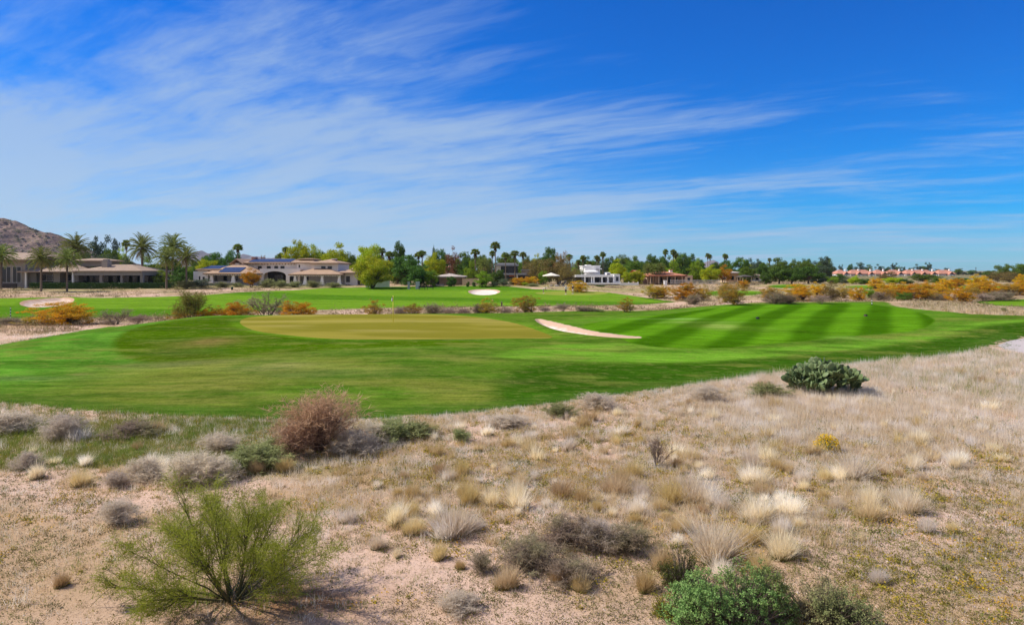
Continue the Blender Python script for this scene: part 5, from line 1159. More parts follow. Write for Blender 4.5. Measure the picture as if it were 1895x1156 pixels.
m, nt = new_mat('solar_cells'); B = NB(nt); tcx = B.n('ShaderNodeTexCoord').outputs['Object']
br = B.n('ShaderNodeTexBrick', offset=0.0, inp={'Vector': tcx, 'Color1': (.03,.055,.15,1), 'Color2': (.04,.07,.18,1), 'Mortar': (.16,.18,.22,1), 'Scale': 1.0, 'Mortar Size': .02, 'Brick Width': .55, 'Row Height': .55})
p = B.n('ShaderNodeBsdfPrincipled', inp={'Base Color': br.outputs[0], 'Roughness': .5, 'Specular IOR Level': 0.0}); B.out(p.outputs[0]); SOLAR = m

def solar(H, u0, u1, va, vb, y0, y1, cols, rows, shear=0.0):
    """rows of panels lying on a roof slope: the slope's low edge at (va, y0), its high edge at (vb, y1)"""
    for r in range(rows):
        for c_ in range(cols):
            f0, f1 = c_/cols, (c_+.93)/cols; g0, g1 = r/rows, (r+.92)/rows
            def pt(f, g): return np.array([H.X(u0+(u1-u0)*f+shear*g), y0+(y1-y0)*g, H.Zv(va+(vb-va)*g)+.14])
            a, b, c2, d = pt(f0,g0), pt(f1,g0), pt(f1,g1), pt(f0,g1); n_ = np.cross(b-a, d-a); n_ = n_/np.linalg.norm(n_)*.05
            V = [a,b,c2,d,a+n_,b+n_,c2+n_,d+n_]
            o = Geo().add(V, [(0,3,2,1),(4,5,6,7),(0,1,5,4),(1,2,6,5),(2,3,7,6),(3,0,4,7)]).build('solar_panel', SOLAR, H.o)

# --- brown modern house at the far left
H = House('brown_house', 120, 533, 167, 'long brown grey house with low hip roofs behind date palms at the left')
H.box('wall', -45, 47, 482, 533.4, 0, 14, TAUPE)
for a, b in [(-34,-14),(-12,2),(4,21),(23.5,40)]: H.window(a, b, 493, 523, -.06, FRMW, GL, 2)
H.hip('roof', -52, 59, 482, 466, -1.4, 15, RBROWN); H.hip('roof', 8, 64, 478, 465, 3, 16, RBROWN)
H.box('wall', 47, 61, 505, 533.4, 1.2, 12, TAUPED)
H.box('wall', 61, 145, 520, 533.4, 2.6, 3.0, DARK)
H.box('wall', 97, 109, 504, 522, .4, 2.6, TAUPE); 
H.window(61.5, 96, 507, 521, 2.5, FRMW, GL, 3); H.window(110, 132, 507, 521, 2.5, FRMW, GL, 2); H.box('wall', 132.5, 141, 504, 521.5, .9, 3, TAUPED)
H.box('wall', 61, 145, 505, 520, 3.1, 14, TAUPED)
H.hip('roof', 40, 146, 504, 490, -1.6, 15, RBROWN, inset=4.5)
H.box('chimney', 95, 107, 491, 505, 3.2, 4.8, TAUPE)
for u in (53.5, 140): H.column(u, 504, 533, 3, -1.0, WHITE)
H.box('wall', 100, 160, 483, 492, 8, 14, TAUPED); H.hip('roof', 94, 166, 483, 476.5, 7, 15, RBROWN)
# right wing: wide roof, plain fascia, long dark glass below
H.box('fascia', 142, 268, 503, 509.5, -1.2, 12, TAUPED)
H.hip('roof', 140, 269, 503, 489, -1.5, 13, RBROWN, inset=6.5)
H.box('chimney', 177, 188, 482, 498, 2.4, 4.2, TAUPE); H.box('chimney_cap', 178.4, 186.6, 479.6, 482, 2.7, 3.9, TAUPED)
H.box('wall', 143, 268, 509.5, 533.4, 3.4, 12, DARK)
for a, b in [(143,187),(194,226),(231,262)]: H.window(a, b, 510, 524, 3.2, FRM, GL, 4)
for a, b in [(188,193),(226.5,230.5),(263,268)]: H.box('pier', a, b, 509.5, 533.4, -.9, -.2, TAUPED)
H.box('terrace_wall', -45, 48, 524, 534.5, -3.2, -2.9, DARK)
# clipped hedge in front
G = Geo(); rng = np.random.default_rng(600); x0, x1 = (56-CX)*163.5/F, (322-CX)*163.5/F; m_ = 9000
zb_ = float(gz([(x0+x1)/2], [163.5])[0]); Q = np.stack([rng.uniform(x0,x1,m_), 163.5+rng.uniform(-.6,.6,m_), zb_+rng.uniform(0,1.55,m_)], 1)
leaves(G, Q, .22*rng.uniform(.6,1.3,m_), rng, .7); G.box(x0+.1,x1-.1,163.1,163.9,zb_,zb_+1.35)
tag(G.build('hedge', FOL['darker']), 'long clipped dark hedge in front of the brown house', 'hedge')

# --- white two storey mansion
H = House('mansion', 505, 527.5, 180, 'large cream two storey mansion with tiled hip roofs and rows of solar panels')
H.box('wall', 442, 541, 483, 528, 5, 15, LAV)                      # upper storey, with roof and panels
H.hip('roof', 438, 545, 487.5, 477.5, 3.6, 16.5, RTILE, inset=4)
solar(H, 448, 528, 485.3, 478.9, 4.2, 9.2, 11, 2)
for u in (468, 485, 499, 511): H.window(u-3.6, u+3.6, 492, 497.5, 4.96, FRM, GL, 1, .12)
G = Geo()
for i in range(17): G.box(H.X(445+i*5.6), H.X(446.3+i*5.6), 3.8, 4.5, H.Zv(489.3), H.Zv(487.7))
G.build('rafter_ends', WOODB, H.o)
H.box('wall', 418, 443, 489, 528, 4, 13, LAV); H.gabley('roof', 415, 441, 489.5, 478, 3, 14, RTILE); H.box('wall', 424, 432, 486.5, 493, 3.93, 5, LAV)
H.box('chimney', 444, 452, 474.5, 484, 8, 9.6, plain('brick_warm', (.42,.24,.19), (.34,.19,.15), .9, 4, .4)); H.box('chimney_cap', 443.4, 452.6, 473.6, 474.5, 7.9, 9.7, LAV)
H.box('wall', 541, 571, 486, 528, 4, 16, LAV); H.box('wall', 571, 621, 487, 528, 2.6, 15, LAV)           # right two storey block
H.hip('roof', 530, 577, 487, 478, 3, 17, RTILE, inset=3.2); H.hip('roof', 568, 624, 488, 478.5, 1.4, 16, RTILE, inset=4); H.hip('roof', 536, 566, 480, 476.5, 6, 15, RTILE)
for a, b in [(589.5,597.5),(601.5,609.5)]: H.window(a, b, 492.5, 497.5, 2.55, FRM, GLB, 2, .12)
H.box('chimney', 601, 608, 479, 486, 7, 8.5, plain('brick_warm', (.42,.24,.19), (.34,.19,.15))); H.box('chimney_cap', 600.4, 608.6, 477.6, 479, 6.9, 8.6, LAV)
H.window(544, 546.5, 490, 495, 3.95, FRM, GL)
# plain front range with wide arch
x0, x1, zt, zb_ = H.X(478), H.X(553), H.Zv(497), H.Zv(528); ax0, ax1, az, ar = H.X(484.5), H.X(527), H.Zv(510), 1.15
n_ = 18; A_ = [(ax0, zb_)]+[(ax0+(ax1-ax0)*i/n_, az+ar*(1-(2*i/n_-1)**2)**.5) for i in range(n_+1)]+[(ax1, zb_)]
V = []; Fc = []
top = [(x0, zb_)]+[(ax0+(ax1-ax0)*i/n_, zt) for i in range(n_+1)]+[(x1, zb_)]
G = Geo(); G.box(x0, ax0, 1.0, 1.5, zb_, zt); G.box(ax1, x1, 1.0, 1.5, zb_, zt)
for i in range(1, n_+1):
    (xa, za), (xb, zb2) = A_[i], A_[i+1]
    G.add([(xa,1,za),(xb,1,zb2),(xb,1,zt),(xa,1,zt),(xa,1.5,za),(xb,1.5,zb2),(xb,1.5,zt),(xa,1.5,zt)], [(0,1,2,3),(5,4,7,6),(0,4,5,1),(3,2,6,7)])
G.build('arch_wall', LAV, H.o); H.box('wall', 484, 553, 497.6, 500, 1.6, 4.8, LAV)
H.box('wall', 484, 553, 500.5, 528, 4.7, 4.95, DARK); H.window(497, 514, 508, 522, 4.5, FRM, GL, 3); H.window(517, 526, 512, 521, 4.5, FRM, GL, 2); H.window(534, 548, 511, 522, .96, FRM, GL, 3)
# left pavilion with hip roof and panels
H.hip('roof', 386, 484, 507.5, 490.5, -3.5, 8, RTILE, inset=5); solar(H, 413, 452, 504.4, 495.4, -2.9, .4, 7, 3, 3)
H.box('wall', 392, 480, 507, 528, 3.2, 7.5, LAV); 
for a, b in [(404,411),(424,432),(460,472)]: H.window(a, b, 511, 520, 3.15, FRM, GL, 1, .12)
for u in (400, 439.5): H.column(u, 509, 523, 4.6, -2.6, WHITE, 1.45)
G = Geo()
for i in range(22): G.box(H.X(389+i*4.3), H.X(390.6+i*4.3), -3.3, -2.6, H.Zv(509.4), H.Zv(507.7))
G.build('rafter_ends', WHITE, H.o)
H.box('terrace_wall', 388, 436, 520.5, 528.2, -2.9, -2.5, CONC); H.box('terrace_base', 386, 482, 525, 528.6, -2.3, 3, CONC)
# left white wing with low panelled roof
H.box('wall', 369, 388, 500.5, 528, -1, 8, WHITE); H.box('wall', 348, 369, 502, 521, 3, 10, WHITE); H.hip('roof', 366, 416, 500.5, 491.5, -1.6, 10, RTILE, inset=3); solar(H, 374, 408, 498.2, 492.2, -.9, 3.6, 5, 2, 7)
for a, b in [(371.5,374),(359,363),(378.5,382)]: H.window(a, b, 511 if a < 376 else 512, 518, -1.04 if a > 370 else 2.96, FRM, GL)
# loggia on the right
H.hip('roof', 540, 637, 509, 497, -3.2, 8, RTILE, inset=5)
H.box('wall', 548, 636, 508.6, 528, 3, 7.5, LAV)
for a, b in [(556,565),(577,585),(590,597),(603,611),(618,625)]: H.window(a, b, 512, 525, 2.95, FRM, GL, 2, .12)
for u in (551.5, 570, 601, 632): H.column(u, 510, 526, 4.3, -2.3, WHITE, 1.5)
G = Geo()
for i in range(22): G.box(H.X(543+i*4.3), H.X(544.6+i*4.3), -3.0, -2.3, H.Zv(510.9), H.Zv(509.2))
G.build('rafter_ends', WHITE, H.o); H.box('terrace_base', 541, 640, 526, 528.6, -2.9, 3, CONC)
# far right wing
H.box('wall', 636.4, 659, 506.5, 528, 1, 9, LAV); H.hip('roof', 622, 668, 506, 496, -.6, 11, RTILE, inset=4); H.window(639, 646, 511, 522, .96, FRM, GL, 2, .12); H.window(660, 664, 512, 526, 2, FRM, GL)
H.box('wall', 659.2, 665, 508, 528, 2.1, 8, BRWN)
# garden wall beyond
H = House('garden_wall', 701, 531, 168, 'white garden wall behind the spreading lime tree', 'wall'); H.box('panel', 678, 719, 518.5, 531.5, 0, .35, WHITE); H.box('coping', 677.5, 719.5, 517.6, 518.5, -.06, .41, WHITE)
for u in (678, 719): H.box('pier', u-1.6, u+1.6, 516.6, 531.5, -.12, .47, WHITE)

# --- low brown house
H = House('low_brown_house', 832, 527, 172, 'low brown house with pale shallow roof beyond the golf green bank')
H.box('wall', 800, 856, 513, 527.5, 0, 9, BRWN); H.hip('roof', 797, 860, 513.3, 506, -1.2, 10.5, tiles('roof_pale', (.62,.53,.46), (.52,.43,.37)), inset=5)
H.window(804, 813, 515, 526.5, -.04, FRM, GL, 2); H.box('wall', 856, 884, 515.5, 527.5, -1.2, -.8, TAN); H.box('coping', 855.6, 884.4, 514.9, 515.5, -1.25, -.75, BRWN); H.window(836, 844, 516, 524, -.04, FRM, GL)
H.box('terrace_base', 806, 822, 526, 528.5, -2.5, 0, CONC)
H = House('pink_house', 832, 512, 232, 'small pink walled house half hidden behind the low brown house'); H.box('wall', 818, 848, 496, 514, 0, 8, plain('stucco_pink', (.62,.40,.32), (.54,.34,.27), .9)); H.hip('roof', 816, 850, 496, 491.5, -1, 9, RPINK); H.window(828, 834, 500, 506, -.04, FRM, GL)

# --- modern grey house
H = House('modern_house', 946, 519, 184, 'grey modern two storey flat roofed house with dark glass behind fan palms')
H.box('wall', 922, 958, 495, 520, 4, 13, CONC); H.box('roof_slab', 917, 960, 488.5, 492, 0, 14, CONC); H.box('roof_slab', 920, 956, 486.6, 488.5, 2, 13, FRMW)
H.window(927, 958, 492.6, 505, 3.6, FRM, GL, 5); H.box('floor_slab', 931, 974, 505.6, 508.5, -2, 8, CONC); H.box('wall', 918, 926.4, 492.2, 520, 2.5, 8, WHITE); H.box('wall', 958.2, 973, 509, 520, 3, 10, CONC)
H.window(939, 956, 509, 519, 2.4, FRM, GL, 3); H.window(960, 972, 510, 518.5, 2.9, FRM, GL, 2); H.column(957, 508.6, 519.6, 2.4, -1.2, WHITE); H.column(936, 508.6, 519.6, 1.6, -1.2, CONC)
H.box('awning', 942, 956, 509.6, 511.2, -1.0, 2, plain('awning_red', (.50,.13,.07), (.42,.10,.06), .8)); H.box('stair_tower', 966, 985, 500, 512, 6, 11, TAN); H.box('roof_slab', 965, 986, 498.6, 500, 5.7, 11.3, FRMW)

# --- bright white house
H = House('white_house', 1106, 523, 180, 'bright white flat roofed house with stepped upper storey and square columns')
H.box('wall', 1082, 1115, 492, 510, 5, 13, WHITE); H.box('parapet', 1081, 1116, 491, 492.6, 4.7, 13.3, WHITE); H.box('wall', 1090, 1099, 489.5, 491, 6, 11, WHITE); H.box('wall', 1085, 1106, 495.5, 510, 3.2, 5, WHITE); H.hip('roof', 1083, 1108, 503.5, 499, 1.2, 6.2, WHITE, thick=.15)
H.gabley('roof', 1093, 1117, 498.4, 493.4, 3.4, 8, WHITE)
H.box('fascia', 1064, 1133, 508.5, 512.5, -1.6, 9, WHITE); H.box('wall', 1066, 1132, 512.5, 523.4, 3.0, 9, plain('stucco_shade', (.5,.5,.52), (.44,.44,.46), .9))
for a, b in [(1068,1078),(1083,1090),(1096,1111),(1115,1123)]: H.window(a, b, 513.5, 522.6, 2.9, FRM, GLB, 3)
for u in (1081.5, 1094, 1098, 1113, 1124, 1134.5): H.column(u, 512.5, 523.4, 2.4, -1.1, WHITE)
H.box('wall', 1123.5, 1131, 504, 512, 1.5, 6, WHITE); H.box('wall', 1136, 1146.5, 508.5, 523.4, -.6, 8, WHITE); H.box('parapet', 1135.6, 1147, 507.4, 508.5, -.8, 8.2, WHITE); H.window(1125, 1130, 506, 510, 1.46, FRM, GLB); H.window(1139, 1144, 512, 520, -.65, FRM, GLB, 2)
H.box('terrace_base', 1063, 1147, 523, 526, -3, 3, WHITE)
H = House('garden_wall', 1165, 527, 176, 'long low white wall right of the white house', 'wall'); H.box('panel', 1147.5, 1182, 523.6, 527.6, 0, .3, WHITE); H.box('coping', 1147.2, 1182.3, 523, 523.6, -.05, .35, WHITE); 
for u in (1148.5, 1164, 1181): H.box('pier', u-1, u+1, 522, 527.6, -.1, .4, WHITE)

# --- orange roofed house
H = House('orange_roof_house', 1238, 525, 184, 'tan house with long orange tiled roof behind three date palms')
H.box('wall', 1201, 1270, 511, 525.4, 2.8, 11, TAN); H.hip('roof', 1198, 1270, 511, 502, -1.4, 12, ROR, inset=4.5); H.hip('roof', 1174, 1191, 509, 500, 2, 10, ROR, inset=2); H.box('wall', 1176, 1190, 508.5, 525.4, 3, 9, TAN)
for a, b in [(1206,1211),(1222,1230),(1236,1246),(1251,1258)]: H.window(a, b, 513, 523.4, 2.75, FRM, GL, 2)
for u in (1203, 1218, 1233.5, 1248, 1261): H.column(u, 512, 525, 1.8, -.8, TAN)
H.box('wall', 1266, 1279.5, 510.6, 525.4, -1.2, 6, TAN); H.box('parapet', 1265.4, 1280, 509.6, 510.6, -1.4, 6.2, TAN); H.box('chimney', 1246, 1251, 499.6, 505, 4, 5.4, WHITE); H.box('chimney_cap', 1245.4, 1251.6, 498.8, 499.6, 3.8, 5.6, ROR); H.window(1270, 1275, 514, 520, -1.25, FRM, GL)
H = House('gate_pier', 1232, 528.5, 168, 'short white gate pier below the orange roofed house', 'pier'); H.box('body', 1229.5, 1234.5, 519.5, 528.8, 0, .8, WHITE); H.box('cap', 1229, 1235, 518.8, 519.5, -.1, .9, WHITE)
H = House('picket_fence', 1300, 525, 178, 'pale vertical railing fence at the foot of the orange roofed house', 'fence')
G = Geo()
for i in range(44): G.box(H.X(1241+i*2.1), H.X(1241.5+i*2.1), 0, .08, H.Zv(525.5), H.Zv(517.8 if i % 6 else 516.8))
G.build('pickets', FRMW, H.o); H.box('rail', 1240.6, 1333.5, 518.6, 519.1, -.04, .0, FRMW); H.box('rail', 1240.6, 1333.5, 523.6, 524.1, -.04, .0, FRMW)
# --- bits of houses among the trees at the right
H = House('beige_house', 1358, 521, 200, 'beige house walls seen between the orange tree and dark trees'); H.box('wall', 1344, 1372, 506, 522, 0, 8, TAN); H.hip('roof', 1342, 1374, 506, 501.5, -1, 9, tiles('roof_pale', (.62,.53,.46), (.52,.43,.37)), inset=2.5); H.window(1352, 1358, 511, 518, -.04, FRM, GL); H.window(1363, 1368, 511, 518, -.04, FRM, GL)
H = House('garden_pavilion', 1379, 521, 182, 'dark low pavilion roof on posts among trees', 'pavilion'); H.hip('roof', 1369, 1389, 513, 508.5, -2, 3, plain('roof_dark', (.10,.085,.07), (.07,.06,.05), .9, 4), inset=1.2)
for u in (1371, 1387): 
    H.column(u, 513, 521.4, .9, -1.6, TAN, part='post'); H.column(u, 513, 521.4, .9, 2.6, TAN, part='post')
H = House('tan_house', 1400, 519, 205, 'tan roofed house peeping right of the dark pavilion'); H.box('wall', 1387, 1414, 512.5, 520, 0, 8, WHITE); H.hip('roof', 1385, 1416, 512.5, 505.5, -1, 9, tiles('roof_sand', (.60,.42,.30), (.5,.35,.25)), inset=2.5); H.window(1398, 1404, 514, 518, -.04, FRM, GL)
# --- row of pink roofed townhouses far off
for i, (a, b, lab) in enumerate([(1548,1572,'pink roofed townhouse at the left end of the far row'),(1573,1618,'second pink roofed townhouse of the far row, with twin gables'),(1619,1642,'third pink roofed townhouse of the far row'),(1645,1674,'fourth pink roofed townhouse of the far row, with white gable at its right'),(1676,1732,'longest pink roofed townhouse of the far row'),(1736,1769,'pink roofed townhouse at the right end of the far row')]):
    H = House('townhouse', (a+b)/2, 517, 560+i*3, lab, rz=.0); H.o['group'] = 'pink roofed townhouses in the far row'
    H.box('wall', a+1, b-1, 507, 518, 0, 11, WHITE); H.hip('roof', a, b, 507, 499.2, -1.2, 13, RPINK, inset=4)
    ng = max(1, int((b-a)/18))
    for k in range(ng):
        c_ = a+(b-a)*(k+.62)/ng; H.box('wall', c_-4, c_+4, 507.6, 518, -3, 0, WHITE); H.gabley('roof', c_-5.2, c_+5.2, 508.4, 502.6, -3.8, 5, RPINK)
        H.window(c_-1.5, c_+1.5, 509, 513, -3.05, FRM, GL, 2, .2)
        H.box('chimney', c_+6, c_+8, 497.8, 502, 4, 5.6, WHITE)
    for k in range(int((b-a)/7)): H.window(a+3+k*7, a+5.4+k*7, 509.5, 513, -.06, FRM, GL, 1, .2)
# ------------------------------------------------------------------ small things on the course
YEL = plain('pole_yellow', (.86,.74,.10), (.80,.66,.08), .5); BLK = plain('paint_black', (.02,.02,.022), (.015,.015,.017), .5); WHT = plain('paint_white', (.80,.80,.78), (.74,.74,.72), .5); GRN = plain('bin_green', (.015,.045,.022), (.012,.035,.018), .45)
def spot(u, v, ymin): x, y = hit(u, v, ymin); return x, y, float(gz([x], [y])[0])
x, y, z = spot(727.5, 596, 40)
r_ = empty('flagstick', (x, y, z), 0, 'yellow flagstick with limp black and white flag on the near putting green', 'golf flag')
hh = 49*y/F; Geo().tube([(0,0,-.05),(0,0,hh*.5),(0,0,hh)], [.032,.030,.026], 8).build('pole', YEL, r_, True)
rng = np.random.default_rng(700)
def limp_flag(z1, z0, w_):
    n, mm = 14, 10; V = []; 
    for j in range(n+1):
        t = j/n; z_ = z1+(z0-z1)*t
        for i in range(mm+1):
            s_ = i/mm; a = s_*7.5+t*2.2; sp = .25+.75*t**.6
            V.append((.03+w_*s_*.38*sp+.02*math.sin(a*1.3), .055*math.sin(a)*sp, z_-.16*s_*(1-t)))
    A = [(j*(mm+1)+i, j*(mm+1)+i+1, (j+1)*(mm+1)+i+1, (j+1)*(mm+1)+i) for j in range(n) for i in range(mm)]
    return V, A, n, mm
V, A, n_, mm_ = limp_flag(hh, hh*.80, .42)
V = [(vx-.17*(1 if vz < hh*.9 else .7), vy-.03, vz) for vx, vy, vz in V]
fl_o = Geo().add(V, [A[k] for k in range(len(A)) if (k//mm_ < 5 and k % mm_ < 8) or (9 <= k//mm_ <= 12 and k % mm_ >= 5)]); fl_w = Geo().add(V, [A[k] for k in range(len(A)) if not ((k//mm_ < 5 and k % mm_ < 8) or (9 <= k//mm_ <= 12 and k % mm_ >= 5))])
fo_ = fl_w.build('flag', WHT, r_, True); fl_o.build('flag_checks', BLK, fo_, True)
# banded stakes
def stake(u, v, ymin, px, bands, label, first):
    x, y, z = spot(u, v, ymin); o = empty('banded_stake', (x, y, z), 0, label, 'stake', 'black and white banded distance stakes'); h_ = px*y/F; G1, G2 = Geo(), Geo(); rr = .045
    for k in range(bands):
        za, zb2 = h_*k/bands, h_*(k+1)/bands-.002; (G1 if (k % 2 == first) else G2).tube([(0,0,za-.04*(k == 0)),(0,0,zb2)], rr, 10)
    G1.build('white_bands', WHT, o); G2.build('black_bands', BLK, o); Geo().lathe([(rr,h_),(rr*.8,h_+.03),(.002,h_+.045)], 10).build('cap', BLK, o)
stake(19.5, 588, 76, 19, 7, 'black and white banded stake on the fairway at the far left', 0)
stake(1613.5, 564.5, 60, 11.5, 5, 'white and black banded stake on the crest of the striped fairway', 1)
# small dark sprinkler boxes on the striped fairway
for u, v, lab in [(1402,590,'small black yardage box on the striped fairway, left one'),(1602,585,'small brown yardage box on the striped fairway, right one below the banded stake')]:
    x, y, z = spot(u, v, 50); o = empty('yardage_box', (x, y, z), .3, lab, 'marker', 'yardage boxes on the striped fairway'); mt = BLK if u < 1500 else plain('box_brown', (.10,.06,.04), (.07,.045,.03), .6)
    Geo().frustum(0, 0, .24, .20, -.02, .13).build('body', mt, o); Geo().frustum(0, 0, .23, .19, .132, .16).build('lid', BLK, o); Geo().tube([(.06,0,-.05),(.06,0,.0)], .02, 6).build('spike', BLK, o)
# litter bin, post, cabinets, bench
x, y, z = spot(429.5, 536.5, 110); o = empty('litter_bin', (x, y, z), 0, 'dark green litter bin on the path left of the mansion', 'bin'); h_ = 6.2*y/F
Geo().lathe([(0,0),(.22,0),(.26,h_*.78),(.25,h_*.80)], 14).build('body', GRN, o, True); Geo().lathe([(.28,h_*.80),(.28,h_*.86),(.18,h_*.97),(0,h_)], 14).build('lid', GRN, o, True)
x, y, z = spot(928.5, 567, 98); o = empty('marker_post', (x, y, z), 0, 'short weathered post at the far edge of the wash', 'post'); Geo().frustum(0, 0, .26, .22, -.05, .62).build('shaft', BARKP, o); Geo().frustum(0, 0, .16, .20, .62, .74).build('cap', TAUPED, o)
for u0, u1, v0, lab in [(769.5,776.5,521,'wide grey utility cabinet before the dark trees'),(754.5,758.3,521,'narrow grey stone pillar before the dark trees')]:
    Y_ = 160; x, y, z = at((u0+u1)/2, Y_); w_ = (u1-u0)*Y_/F; h_ = hgt(u0, v0, Y_)-z; o = empty('utility_cabinet' if u1-u0 > 5 else 'stone_pillar', (x, y, z), 0, lab, 'cabinet' if u1-u0 > 5 else 'pillar')
    mt = plain('cabinet_grey', (.42,.43,.46), (.36,.37,.40), .6); Geo().box(-w_/2-.05,w_/2+.05,-.35,.35,-.05,.12).build('plinth', CONC, o); Geo().box(-w_/2,w_/2,-.3,.3,.12,h_-.08).build('body', mt if u1-u0 > 5 else CONC, o); Geo().box(-w_/2-.04,w_/2+.04,-.34,.34,h_-.08,h_).build('cap', mt if u1-u0 > 5 else CONC, o)
    if u1-u0 > 5: Geo().box(-w_/2+.06,-.02,-.32,-.302,.2,h_-.16).build('door', mt, o); Geo().box(.02,w_/2-.06,-.32,-.302,.2,h_-.16).build('door', mt, o)
for u, lab in [(781,'low dark bench on the lawn edge, by the grey cabinet'),(796,'low dark bench on the lawn edge, right one')]:
    x, y, z = at(u, 158); o = empty('bench', (x, y, z), rnd.uniform(-.2,.2), lab, 'bench', 'dark benches on the lawn edge'); Geo().box(-.8,.8,-.22,.22,.40,.46).build('seat', BLK, o); Geo().box(-.8,.8,.2,.26,.5,.8).build('backrest', BLK, o)
    for sx in (-.65,.65): Geo().box(sx-.04,sx+.04,-.2,.24,-.03,.40).build('leg', BLK, o)
# garden parasols
def parasol(u, vt, vb, wpx, Y, label, mt, grp=None):
    x, y, z = at(u, Y); h_ = hgt(u, vt, Y)-z; rr = wpx*Y/F/2; ze = hgt(u, vb, Y)-z
    o = empty('parasol', (x, y, z), 0, label, 'parasol', grp); Geo().tube([(0,0,-.05),(0,0,h_-.1)], .035, 8).build('pole', FRM, o, True); Geo().lathe([(.28,0),(.28,.08),(.05,.12)], 12).build('base', CONC, o)
    n = 8; V = [(0,0,h_)]
    for j, f in enumerate((.5, 1.0, 1.0)):
        for k in range(n*2):
            t = 2*PI*k/(n*2); sag = .05*(k % 2)*f; zz_ = h_+(ze-h_)*f**.9-sag-(.18 if j == 2 else 0); V.append((rr*f*math.cos(t), rr*f*math.sin(t), zz_))
    m2 = n*2; Geo().add(V, [(1+j*m2+k, 1+j*m2+(k+1) % m2, 1+(j+1)*m2+(k+1) % m2, 1+(j+1)*m2+k) for j in range(2) for k in range(m2)], [(0,1+(k+1) % m2,1+k) for k in range(m2)]).build('canopy', mt, o)
CRM = plain('canvas_cream', (.78,.72,.60), (.70,.64,.53), .9)
parasol(1020, 504.5, 509.5, 32, 168, 'large cream garden parasol under the brown mesquites', CRM)
parasol(288, 513, 517, 18, 172, 'white patio parasol right of the brown house, left one', WHT, 'white patio parasols'); parasol(307, 513, 517, 15, 175, 'white patio parasol right of the brown house, right one', WHT, 'white patio parasols')
# garden furniture boulders under the cream parasol
for u, w_, lab in [(1020,7,'pale garden boulder under the cream parasol, left one'),(1030,8,'grey garden boulder under the cream parasol, right one')]:
    x, y, z = at(u, 164); rr = w_*164/F/2; n = 60; rng2 = np.random.default_rng(int(u)); V = []
    for j in range(7):
        for i in range(12):
            t = 2*PI*i/12; p_ = PI*j/6; k_ = .8+.4*vnoise(np.array(math.cos(t)*2+u), np.array(math.sin(t)*2+j*.6)); V.append((rr*k_*math.sin(p_)*math.cos(t), rr*.7*k_*math.sin(p_)*math.sin(t), rr*.55*math.cos(p_)*k_+rr*.25))
    tag(Geo().add(V, [(j*12+i, j*12+(i+1) % 12, (j+1)*12+(i+1) % 12, (j+1)*12+i) for j in range(6) for i in range(12)]).build('boulder', TAUPE, smooth=True, loc=(x, y, z)), lab, 'rock', 'garden boulders under the parasol')
# distant light poles
for u, vt, Y_, lab in [(1806,494,520,'thin dark pole far right of the pink roofed row')]:
    x, y, z = at(u, Y_); o = empty('utility_pole', (x, y, z), 0, lab, 'pole'); h_ = hgt(u, vt, Y_)-z; Geo().tube([(0,0,-.2),(0,0,h_)], [.22,.14], 8).build('shaft', BARK, o); Geo().box(-.9,.9,-.07,.07,h_-.9,h_-.75).build('crossarm', BARK, o)

# ------------------------------------------------------------------ people
SKIN = plain('skin', (.50,.30,.20), (.45,.27,.18), .6); HAIR = plain('hair_grey', (.20,.17,.14), (.14,.12,.10), .8)
def skin_mesh(name, joints, edges, radii, mat, parent, root=0, sub=1):
    me = bpy.data.meshes.new(name); me.from_pydata(joints, edges, []); o = bpy.data.objects.new(name, me); COL.objects.link(o)
    md = o.modifiers.new('skin', 'SKIN'); md.use_smooth_shade = True
    for i, r in enumerate(radii):
        sv = me.skin_vertices[0].data[i]; sv.radius = (r, r) if not hasattr(r, '__len__') else r; sv.use_root = (i == root)
    m2 = o.modifiers.new('sub', 'SUBSURF'); m2.levels = sub; m2.render_levels = sub
    dg = bpy.context.evaluated_depsgraph_get(); me2 = bpy.data.meshes.new_from_object(o.evaluated_get(dg)); o.modifiers.clear(); o.data = me2; me2.name = name
    me2.materials.clear(); me2.materials.append(mat)
    for p_ in me2.polygons: p_.use_smooth = True
    setparent(o, parent); return o
